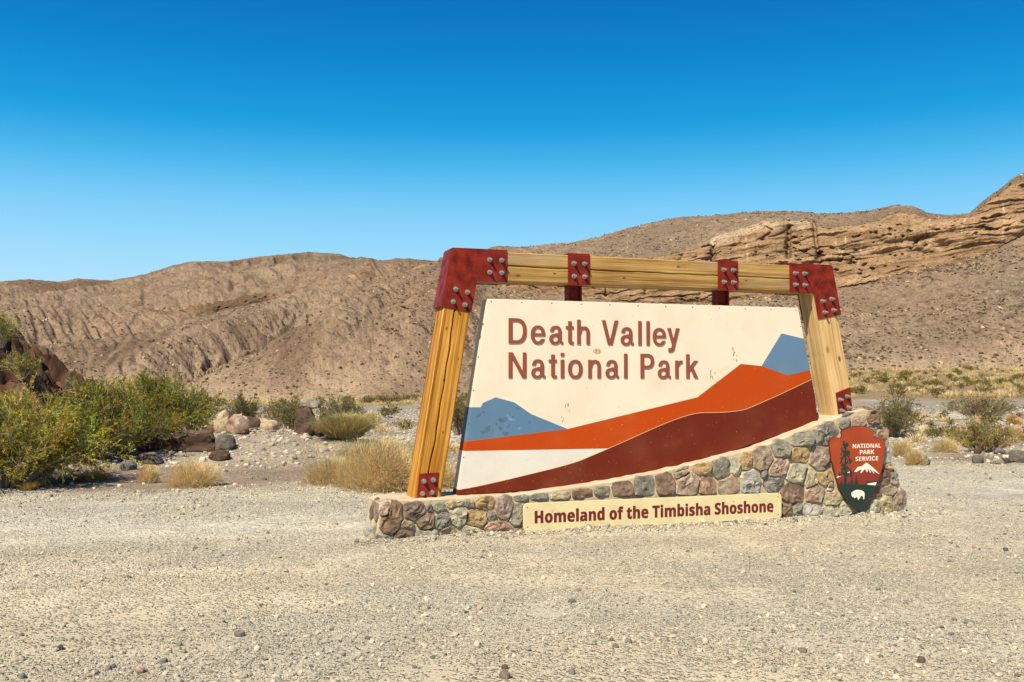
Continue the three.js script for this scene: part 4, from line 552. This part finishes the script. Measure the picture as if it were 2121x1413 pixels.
// ── the painted panel ──
const ART = { u0: .78, v0: .36, w: 4.7, h: 2.24 };
const panelTex = canvasTex(2048, 976, (c, W, H) => {
  const P = (u, v) => [(u - ART.u0) / ART.w * W, (1 - (v - ART.v0) / ART.h) * H], r = rng(19);
  const fill = (pts, style) => { c.beginPath(); pts.forEach((p, i) => i ? c.lineTo(...P(...p)) : c.moveTo(...P(...p))); c.closePath(); c.fillStyle = style; c.fill(); };
  const CREAM = 'rgb(227,212,190)', edge = [[2.089, 1.095], [3.725, 1.44], [4.317, 1.835], [4.601, 1.812], [4.971, 1.703], [5.6, 1.83]];
  c.fillStyle = CREAM; c.fillRect(0, 0, W, H);
  fill([[.6, 1.344], [1.073, 1.346], [1.096, 1.391], [1.241, 1.452], [1.458, 1.395], [1.657, 1.264], [2.089, 1.095], [.6, .948]], 'rgb(88,121,150)');
  fill([[4.601, 1.812], [4.887, 2.21], [5.7, 2.055], [5.7, 1.6], [4.971, 1.703]], 'rgb(92,124,154)');
  fill([[.6, .948], ...edge, [5.7, 0], [.6, 0]], 'rgb(178,67,14)');
  fill([[.6, .877], [2.59, .868], [2.9, .5], [2.5, 0], [.6, 0]], 'rgb(213,209,199)');
  const mar = [[.6, .435], [.825, .463], [1.067, .496], [1.616, .6], [2.157, .71], [2.378, .79], [2.621, .879], [3.611, 1.262], [4.019, 1.258], [4.217, 1.269], [4.379, 1.291], [4.502, 1.337], [4.821, 1.455], [4.907, 1.49], [5.304, 1.649], [5.7, 1.81]];
  const curve = (dv) => { c.beginPath(); mar.forEach((p, i) => { const a = P(p[0], p[1] + dv); if (!i) c.moveTo(...a); else if (i < mar.length - 1) { const b = P(mar[i + 1][0], mar[i + 1][1] + dv); c.quadraticCurveTo(...a, (a[0] + b[0]) / 2, (a[1] + b[1]) / 2); } else c.lineTo(...a); }); };
  curve(0); c.lineTo(W * 2, H * 2); c.lineTo(-W, H * 2); c.closePath(); c.fillStyle = 'rgb(101,37,21)'; c.fill();
  curve(.002); c.strokeStyle = 'rgba(226,196,150,.85)'; c.lineWidth = 3; c.stroke();
  c.beginPath(); [[.6, .948], ...edge].forEach((p, i) => i ? c.lineTo(...P(...p)) : c.moveTo(...P(...p))); c.strokeStyle = 'rgba(150,110,70,.5)'; c.lineWidth = 1.6; c.stroke();
  for (let i = 0; i < 260; i++) { const x = r() * W, y = r() * H, R = 20 + r() * 130, g = c.createRadialGradient(x, y, 0, x, y, R), d = r() < .5; g.addColorStop(0, d ? 'rgba(90,60,30,.035)' : 'rgba(255,240,215,.05)'); g.addColorStop(1, 'rgba(128,100,80,0)'); c.fillStyle = g; c.fillRect(x - R, y - R, 2 * R, 2 * R); }
  for (let i = 0; i < 22; i++) { const p = P(.95 + r() * .75, 1.02 + r() * .36); c.save(); c.translate(...p); c.rotate(r() * 3); c.fillStyle = r() < .7 ? 'rgba(60,85,112,.35)' : 'rgba(150,178,195,.3)'; c.beginPath(); c.ellipse(0, 0, 4 + r() * 16, 3 + r() * 9, 0, 0, 7); c.fill(); c.restore(); }
  for (let i = 0; i < 1100; i++) { const u = .8 + r() * 4.6, low = r() < .6, v = low ? .42 + r() * (.25 + (u - .8) * .24) : .4 + r() * 2.1, p = P(u, v), dark = !low && r() < .6; c.fillStyle = dark ? 'rgba(80,62,40,' + (.25 + r() * .4) + ')' : 'rgba(240,220,185,' + (.2 + r() * .5) + ')'; c.beginPath(); c.arc(...p, .5 + r() * r() * 1.8, 0, 7); c.fill(); }
  for (let i = 0; i < 46; i++) { const p = P(1 + r() * 4.3, .55 + r() * 1.5); c.strokeStyle = r() < .5 ? 'rgba(250,225,190,.28)' : 'rgba(50,30,18,.3)'; c.lineWidth = .8; c.beginPath(); c.moveTo(...p); c.lineTo(p[0] + (r() - .5) * 26, p[1] + (r() - .4) * 60); c.stroke(); }
  const scuff = (u, v, n, s) => { for (let i = 0; i < n; i++) { const p = P(u + (r() - .5) * s, v + (r() - .5) * s * 1.6); c.strokeStyle = 'rgba(58,48,30,.75)'; c.lineWidth = 1 + r() * 2.2; c.beginPath(); c.moveTo(...p); c.lineTo(p[0] + (r() - .5) * 9, p[1] + 4 + r() * 13); c.stroke(); } };
  scuff(4.215, 2.0, 9, .06); scuff(4.24, 1.92, 5, .05); scuff(3.93, 1.73, 9, .06); scuff(3.98, 1.60, 4, .04); scuff(2.08, 1.35, 7, .05); scuff(2.03, 1.22, 4, .03);
  { const p = P(2.45, 1.965); c.save(); c.translate(...p); c.fillStyle = 'rgba(178,158,112,.85)'; c.beginPath(); c.ellipse(0, 0, 22, 14, .1, 0, 7); c.fill(); for (let i = 0; i < 14; i++) { c.strokeStyle = r() < .5 ? 'rgba(228,212,170,.8)' : 'rgba(140,122,84,.6)'; c.lineWidth = 1.6; c.beginPath(); c.moveTo(-18 + i * 2.7, -11 + r() * 5); c.lineTo(-18 + i * 2.7 + r() * 3, 6 + r() * 6); c.stroke(); } c.restore(); }
});
const panelMat = new THREE.MeshPhysicalMaterial({ map: panelTex, roughness: .6, specularIntensity: .22 });
const outline = [[.819, .407], [1.4, .42], [1.8, .442], [2.11, .468], [2.45, .5], [2.834, .55], [3.25, .612], [3.627, .685], [4.077, .776], [4.274, .828], [4.8, .975], [5.393, 1.145], [5.355, 1.452], [5.205, 2.152], [5.128, 2.527], [1.155, 2.527]];
const panelGeo = fit(frame, (() => { const g = slab(outline, -.425, -.2, .004), p = g.attributes.position, uv = g.attributes.uv; for (let i = 0; i < p.count; i++) uv.setXY(i, (p.getX(i) - ART.u0) / ART.w, (p.getY(i) - ART.v0) / ART.h); return g; })());
const panel = part('panel', panelGeo, panelMat, frame); panel.userData.label = 'painted panel with cream sky, blue peaks and orange and maroon hills';
{
  const rust = new THREE.MeshStandardMaterial({ color: new THREE.Color().setRGB(.22, .12, .07), roughness: .7, metalness: .3 }), sg = new THREE.SphereGeometry(.008, 8, 5).scale(1, 1, .5);
  const at = []; for (let i = 0; i < 12; i++) at.push([1.19 + i * .355, 2.497]); for (let i = 0; i < 5; i++) at.push([1.13 - .055 * i - .03, 2.25 - i * .36]); for (let i = 0; i < 5; i++) at.push([5.16 + .054 * i, 2.3 - i * .24]);
  at.forEach(([u, v]) => { const s = part('screw', sg, rust, panel); s.position.set(u - 3.2, v - .37, -.2 + .3); });
}
// ── raised lettering: outlines are traced around solid letter forms ──
const uni = (...f) => (x, y) => { let m = -9; for (const g of f) m = max(m, g(x, y)); return m; }, cut = (a, b) => (x, y) => min(a(x, y), -b(x, y)), both = (a, b) => (x, y) => min(a(x, y), b(x, y));
const rc = (x0, y0, x1, y1) => (x, y) => min(x - x0, x1 - x, y - y0, y1 - y), el = (cx, cy, rx, ry, n = 2.25) => (x, y) => (1 - pow(pow(abs(x - cx) / rx, n) + pow(abs(y - cy) / ry, n), 1 / n)) * min(rx, ry);
const pg = (...p) => (x, y) => { let m = 9; for (let i = 0; i < p.length; i++) { const a = p[i], b = p[(i + 1) % p.length], l = hypot(b[0] - a[0], b[1] - a[1]); m = min(m, ((b[0] - a[0]) * (y - a[1]) - (b[1] - a[1]) * (x - a[0])) / l); } return m; };
const ringOf = (cx, cy, rx, ry, ix, iy, n) => cut(el(cx, cy, rx, ry, n), el(cx, cy, ix, iy, n));
const ST = .158, glyphs = {
  D: cut(uni(rc(0, 0, .33, 1), both(el(.31, .5, .43, .5, 2.4), rc(.3, -1, 2, 2))), uni(rc(ST, .135, .33, .865), both(el(.31, .5, .275, .365, 2.4), rc(.3, -1, 2, 2)))),
  e: cut(uni(ringOf(.3, .36, .3, .375, .15, .255), rc(.1, .315, .57, .425)), rc(.3, .205, .8, .315)),
  a: uni(both(ringOf(.275, .475, .245, .265, .1, .15), rc(-1, .5, 2, 2)), rc(.37, .1, .52, .52), cut(el(.235, .2, .235, .215), el(.25, .205, .105, .105)), rc(.47, 0, .58, .105), rc(.25, .35, .42, .44)),
  t: uni(rc(.1, .1, .25, .93), rc(0, .615, .335, .735), both(cut(el(.25, .15, .15, .16), el(.3, .185, .07, .075)), rc(0, -1, .335, .15)), rc(.22, 0, .335, .115)),
  h: uni(rc(0, 0, .15, 1), rc(.395, 0, .545, .47), both(ringOf(.29, .45, .255, .285, .106, .16), rc(-1, .44, 2, 2))),
  V: cut(pg([.26, 0], [.46, 0], [.72, 1], [0, 1]), pg([.36, .2], [.565, 1.01], [.155, 1.01])), l: rc(0, 0, .15, 1),
  y: uni(pg([.215, 0], [.355, -.02], [.56, .735], [.4, .735]), pg([.215, .03], [.33, .1], [.165, .735], [0, .735]), pg([.17, -.13], [.33, -.12], [.365, .05], [.22, .05]), both(el(.13, -.1, .2, .17), rc(.05, -1, 1, -.09))),
  N: uni(rc(0, 0, .15, 1), rc(.57, 0, .72, 1), pg([.55, 0], [.72, 0], [.17, 1], [0, 1])), i: uni(rc(0, 0, .15, .735), rc(0, .865, .15, 1)), o: ringOf(.305, .36, .305, .375, .15, .25),
  n: uni(rc(0, 0, .15, .735), rc(.39, 0, .54, .47), both(ringOf(.285, .45, .255, .285, .106, .16), rc(-1, .44, 2, 2))),
  P: uni(rc(0, 0, ST, 1), cut(uni(rc(0, .39, .32, 1), both(el(.3, .695, .305, .305, 2.3), rc(.29, 0, 2, 2))), uni(rc(ST, .52, .32, .87), both(el(.3, .695, .155, .175, 2.3), rc(.29, 0, 2, 2))))),
  r: uni(rc(0, 0, .15, .735), both(cut(el(.32, .4, .3, .345), el(.34, .4, .19, .215)), rc(.1, .47, .33, 2))), k: uni(rc(0, 0, .15, 1), pg([.12, .235], [.54, .735], [.36, .735], [.12, .44]), pg([.2, .375], [.37, 0], [.55, 0], [.305, .5])),
};
function traced(f, x0, y0, x1, y1, step) { // marching squares round f > 0
  const nx = floor((x1 - x0) / step), ny = floor((y1 - y0) / step), next = new Map(), P = new Map(), val = (i, j) => f(x0 + i * step, y0 + j * step);
  const key = (i, j, e) => (j * (nx + 2) + i) * 2 + e, edge = (i, j, e) => { const k = key(i, j, e); if (!P.has(k)) { const a = val(i, j), b = e ? val(i, j + 1) : val(i + 1, j), t = clamp(a / (a - b)); P.set(k, new THREE.Vector2(x0 + (i + (e ? 0 : t)) * step, y0 + (j + (e ? t : 0)) * step)); } return k; };
  for (let j = 0; j < ny; j++) for (let i = 0; i < nx; i++) {
    const s = [val(i, j) > 0, val(i + 1, j) > 0, val(i + 1, j + 1) > 0, val(i, j + 1) > 0], E = [() => edge(i, j, 0), () => edge(i + 1, j, 1), () => edge(i, j + 1, 0), () => edge(i, j, 1)];
    const outs = [], ins = []; for (let k = 0; k < 4; k++) { const a = s[k], b = s[(k + 1) % 4]; if (a && !b) outs.push(k); if (!a && b) ins.push(k); }
    outs.forEach((k, n) => { let q = ins[0]; if (ins.length > 1) q = (k + 1) % 4; next.set(E[k](), E[q]()); });
  }
  const loops = []; while (next.size) { const [s] = next.keys(); let k = s; const l = []; while (next.has(k)) { l.push(P.get(k)); const n = next.get(k); next.delete(k); k = n; } if (l.length > 6) loops.push(l); }
  const simple = loops.map((l) => { const o = []; for (let i = 0; i < l.length; i++) { const a = o.length ? o[o.length - 1] : l[l.length - 1], b = l[i], c = l[(i + 1) % l.length], cr = abs((b.x - a.x) * (c.y - b.y) - (b.y - a.y) * (c.x - b.x)) / (hypot(c.x - a.x, c.y - a.y) + 1e-9); if (cr > .0006) o.push(b); } return o; });
  const area = (l) => THREE.ShapeUtils.area(l), outer = simple.filter((l) => abs(area(l)) > 1e-4).sort((a, b) => abs(area(b)) - abs(area(a))), shapes = [];
  const inside = (p, l) => { let c = false; for (let i = 0, j = l.length - 1; i < l.length; j = i++) if ((l[i].y > p.y) !== (l[j].y > p.y) && p.x < (l[j].x - l[i].x) * (p.y - l[i].y) / (l[j].y - l[i].y) + l[i].x) c = !c; return c; };
  for (const l of outer) { const host = shapes.find((s) => inside(l[0], s.poly)); if (host) host.holes.push(new THREE.Path(l)); else { const s = new THREE.Shape(l); s.poly = l; shapes.push(s); } }
  return shapes;
}
{
  const paint = new THREE.MeshStandardMaterial({ color: new THREE.Color().setRGB(.235, .058, .028), roughness: .55 }), cache = {};
  const line = (text, us, base, cap) => [...text].forEach((ch, i) => { if (!cache[ch]) cache[ch] = new THREE.ExtrudeGeometry(traced((x, y) => glyphs[ch](x, y) - .002, -.08, -.36, .86, 1.08, .0093), { depth: .01, bevelEnabled: false, curveSegments: 1 }); const m = part('letter', cache[ch], paint, panel); m.scale.set(cap * 1.02, cap, 1); m.position.set(us[i] - 3.2, base - .37, -.2 + .3 - .0005); m.userData.label = 'raised letter ' + ch; });
  line('DeathValley', [1.389, 1.648, 1.868, 2.066, 2.203, 2.506, 2.74, 2.963, 3.067, 3.147, 3.335], 2.041, .28);
  line('NationalPark', [1.389, 1.654, 1.86, 2.003, 2.092, 2.337, 2.55, 2.781, 2.989, 3.21, 3.436, 3.58], 1.662, .283);
}

// ───────────────────────── plate and emblem on the wall ─────────────────────────
const roundRect = (x0, y0, x1, y1, r) => { const s = new THREE.Shape(); s.moveTo(x0 + r, y0); s.lineTo(x1 - r, y0); s.absarc(x1 - r, y0 + r, r, -PI / 2, 0); s.lineTo(x1, y1 - r); s.absarc(x1 - r, y1 - r, r, 0, PI / 2); s.lineTo(x0 + r, y1); s.absarc(x0 + r, y1 - r, r, PI / 2, PI); s.lineTo(x0, y0 + r); s.absarc(x0 + r, y0 + r, r, PI, 1.5 * PI); return s; };
{
  const U0 = 1.474, U1 = 4.692, V0 = .02, V1 = .322, t = inSign('homeland_sign', 'long cream plate reading Homeland of the Timbisha Shoshone fixed low on the stone wall', 'sign', 3.08, 0, .03);
  const tex = canvasTex(2048, 192, (c, W, H) => {
    c.fillStyle = 'rgb(217,204,157)'; c.fillRect(0, 0, W, H); const r = rng(6), X = (u) => (u - U0) / (U1 - U0) * W, Y = (v) => (V1 - v) / (V1 - V0) * H;
    for (let i = 0; i < 60; i++) { const x = r() * W, y = r() * H, R = 20 + r() * 80, g = c.createRadialGradient(x, y, 0, x, y, R); g.addColorStop(0, r() < .5 ? 'rgba(120,90,40,.06)' : 'rgba(255,240,200,.1)'); g.addColorStop(1, 'rgba(120,90,40,0)'); c.fillStyle = g; c.fillRect(0, 0, W, H); }
    c.save(); c.font = 'bold 100px sans-serif'; c.textBaseline = 'alphabetic'; const txt = 'Homeland of the Timbisha Shoshone', w = c.measureText(txt).width; c.translate(X(1.591), Y(.105)); c.scale((X(4.585) - X(1.591)) / w, (Y(.105) - Y(.232)) / 71.5); c.fillStyle = 'rgb(104,22,22)'; c.lineWidth = 5; c.strokeStyle = c.fillStyle; c.lineJoin = 'round'; c.strokeText(txt, 0, 0); c.fillText(txt, 0, 0); c.restore();
    for (let i = 0; i < 95; i++) { c.fillStyle = r() < .75 ? 'rgba(40,30,22,.85)' : 'rgba(245,235,205,.9)'; c.beginPath(); c.arc(r() * W, r() * H, .8 + r() * r() * 3, 0, 7); c.fill(); }
    for (const [x, y] of [[30, 30], [30, H - 30], [W - 30, 30], [W - 30, H - 30]]) { c.fillStyle = 'rgb(70,58,45)'; c.beginPath(); c.arc(x, y, 4.5, 0, 7); c.fill(); }
  });
  const g = new THREE.ExtrudeGeometry(roundRect(U0, V0, U1, V1, .055), { depth: .012, bevelEnabled: true, bevelSize: .002, bevelOffset: -.002, bevelThickness: .002, bevelSegments: 1, curveSegments: 8 }).translate(0, 0, .034), p = g.attributes.position, uv = g.attributes.uv; for (let i = 0; i < p.count; i++) uv.setXY(i, (p.getX(i) - U0) / (U1 - U0), (p.getY(i) - V0) / (V1 - V0));
  part('plate', fit(t, g), new THREE.MeshStandardMaterial({ map: tex, roughness: .45 }), t);
}
{
  const A = [[5.848,1.094],[5.942,1.069],[6,1.036],[6.013,.981],[5.998,.955],[6.1,.937],[6.184,.906],[6.174,.797],[6.154,.676],[6.115,.532],[6.068,.413],[6.008,.319],[5.911,.197],[5.83,.11],[5.765,.071],[5.679,.116],[5.588,.215],[5.512,.342],[5.464,.432],[5.424,.576],[5.383,.695],[5.364,.814],[5.356,.909],[5.387,.95],[5.437,.967],[5.522,.947],[5.544,.971],[5.53,1.013],[5.545,1.042],[5.624,1.065],[5.725,1.091]];
  const pts = []; A.forEach((a, i) => { const b = A[(i + 1) % A.length], l = hypot(b[0] - a[0], b[1] - a[1]), n = max(2, floor(l / .022)), nx = (b[1] - a[1]) / l, ny = -(b[0] - a[0]) / l; for (let k = 0; k < n; k++) { const t = k / n, chip = .0045 * abs(sin((i * 1.7 + t * n) * 1.9)) * (k % 2 ? 1 : .2); pts.push([lerp(a[0], b[0], t) + nx * chip, lerp(a[1], b[1], t) + ny * chip]); } });
  const t = inSign('arrowhead_emblem', 'arrowhead emblem with tree, snowy peak and white bison on the wall', 'emblem', 5.77, .071, .03), U0 = 5.34, U1 = 6.2, V0 = .06, V1 = 1.11;
  const tex = canvasTex(1024, 1250, (c, W, H) => {
    const X = (u) => (u - U0) / (U1 - U0) * W, Y = (v) => (V1 - v) / (V1 - V0) * H, r = rng(12), Z = (zx, zy) => [X(5.356 + (zx - 1043) / 574 * .828), Y(1.094 - (zy - 298) / 857 * 1.023)];   // measured on the emblem itself
    const poly = (l, s) => { c.beginPath(); l.forEach((p, i) => i ? c.lineTo(...Z(...p)) : c.moveTo(...Z(...p))); c.closePath(); c.fillStyle = s; c.fill(); };
    c.fillStyle = 'rgb(92,28,20)'; c.fillRect(0, 0, W, H);
    const inset = (k) => { c.beginPath(); pts.forEach(([u, v], i) => { const x = X(5.77 + (u - 5.77) * k), y = Y(.58 + (v - .58) * k); i ? c.lineTo(x, y) : c.moveTo(x, y); }); c.closePath(); };
    c.save(); inset(.985); c.clip();
    c.fillStyle = 'rgb(158,60,16)'; c.fillRect(0, 0, W, H);
    for (let i = 0; i < 60; i++) { const x = r() * W, y = r() * H * .62, R = 60 + r() * 160, g = c.createRadialGradient(x, y, 0, x, y, R); g.addColorStop(0, r() < .5 ? 'rgba(120,36,8,.12)' : 'rgba(190,90,20,.13)'); g.addColorStop(1, 'rgba(150,60,10,0)'); c.fillStyle = g; c.fillRect(x - R, y - R, 2 * R, 2 * R); }
    const RED = 'rgb(132,42,22)', DK = 'rgb(24,46,38)', WH = 'rgb(236,228,208)';
    poly([[1100, 815], [1180, 790], [1290, 745], [1415, 690], [1560, 800], [1600, 800], [1560, 920], [1080, 920]], RED);
    poly([[1290, 762], [1330, 715], [1368, 712], [1395, 690], [1415, 675], [1445, 695], [1490, 735], [1550, 798], [1535, 792], [1470, 752], [1500, 790], [1488, 785], [1455, 745], [1450, 752], [1462, 782], [1452, 776], [1432, 742], [1425, 735], [1428, 765], [1418, 775], [1402, 738], [1398, 742], [1362, 780], [1352, 776], [1368, 742], [1335, 752], [1318, 768]], WH);
    poly([[1112, 815], [1130, 800], [1165, 795], [1160, 806], [1125, 818]], WH); poly([[1222, 770], [1250, 760], [1246, 770], [1228, 778]], WH);
    const firs = [[1060, 1015]]; for (let x = 1130; x < 1345; x += 12) firs.push([x, 905 - 10 - r() * 18], [x + 6, 902]); firs.push([1345, 890]); for (let x = 1345; x < 1410; x += 20) firs.push([x, 895]); for (let x = 1408; x < 1560; x += 9) firs.push([x, 868 - r() * 22], [x + 4, 878]); firs.push([1600, 880], [1600, 1200], [1060, 1200]); poly(firs, DK);
    for (const [x, h, w] of [[1195, 80, 22], [1268, 75, 26], [1312, 95, 26], [1235, 45, 18], [1160, 50, 20]]) for (let k = 0; k < 4; k++) { const y0 = 900 - h + k * h / 4.6; poly([[x, y0 - 8], [x + w * (.35 + k * .22), y0 + h / 3.2], [x - w * (.35 + k * .22), y0 + h / 3.2]], DK); } 
    poly([[1130, 880], [1345, 905], [1345, 930], [1130, 930]], DK);
    poly([[1412, 890], [1518, 876], [1505, 910], [1440, 902]], WH);
    poly([[1190, 905], [1196, 700], [1200, 470], [1208, 470], [1212, 700], [1218, 905]], DK);
    for (let i = 0; i < 130; i++) { const f = pow(r(), .8), y = 455 + f * 350, half = .88 * (y < 520 ? 26 : y < 590 ? 42 + (y > 545 ? 10 : 0) : y < 640 ? 52 : y < 680 ? 72 : y < 730 ? 50 : 74) , x = 1206 + (r() * 2 - 1) * half; const [px, py] = Z(x, y); c.fillStyle = DK; c.beginPath(); c.ellipse(px, py, 12 + r() * 12, 8 + r() * 9, r() * 3, 0, 7); c.fill(); }
    // bison
    c.fillStyle = WH; c.beginPath(); const B = [[1258, 985], [1262, 968], [1278, 962], [1296, 950], [1318, 945], [1345, 950], [1368, 956], [1386, 968], [1394, 985], [1392, 1012], [1388, 1046], [1378, 1048], [1378, 1020], [1366, 1008], [1352, 1012], [1350, 1028], [1338, 1034], [1334, 1050], [1324, 1046], [1322, 1026], [1308, 1018], [1300, 1028], [1290, 1030], [1282, 1018], [1272, 1020], [1262, 1004]]; B.forEach((p, i) => { const a = Z(...p), b = Z(...B[(i + 1) % B.length]); i ? c.quadraticCurveTo(...a, (a[0] + b[0]) / 2, (a[1] + b[1]) / 2) : c.moveTo((a[0] + b[0]) / 2, (a[1] + b[1]) / 2); }); c.closePath(); c.fill();
    poly([[1270, 975], [1280, 972], [1282, 982], [1274, 986]], DK);
    c.textAlign = 'center'; c.fillStyle = WH; for (const [s, x, y, w] of [['NATIONAL', 1421, 526, 292], ['PARK', 1421, 589, 150], ['SERVICE', 1422, 656, 236]]) { c.save(); c.font = 'bold 62px sans-serif'; c.translate(...Z(x, y)); const tw = c.measureText(s).width, want = Z(x + w / 2, 0)[0] - Z(x - w / 2, 0)[0]; c.scale(want / tw, (Z(0, 526)[1] - Z(0, 484)[1]) / 44.3); c.fillText(s, 0, 0); c.restore(); }
    for (let i = 0; i < 140; i++) { c.fillStyle = 'rgba(225,200,165,' + (.15 + r() * .35) + ')'; c.beginPath(); c.arc(r() * W, r() * H, .6 + r() * 1.6, 0, 7); c.fill(); }
    c.restore();
  });
  const g = slab(pts.slice().reverse(), .036, .056, .002), p = g.attributes.position, uv = g.attributes.uv; for (let i = 0; i < p.count; i++) uv.setXY(i, (p.getX(i) - U0) / (U1 - U0), (p.getY(i) - V0) / (V1 - V0));
  part('plate', fit(t, g), new THREE.MeshStandardMaterial({ map: tex, roughness: .4 }), t);
}
scene.traverse((o) => { delete o.userData.off; });
renderer.render(scene, camera);
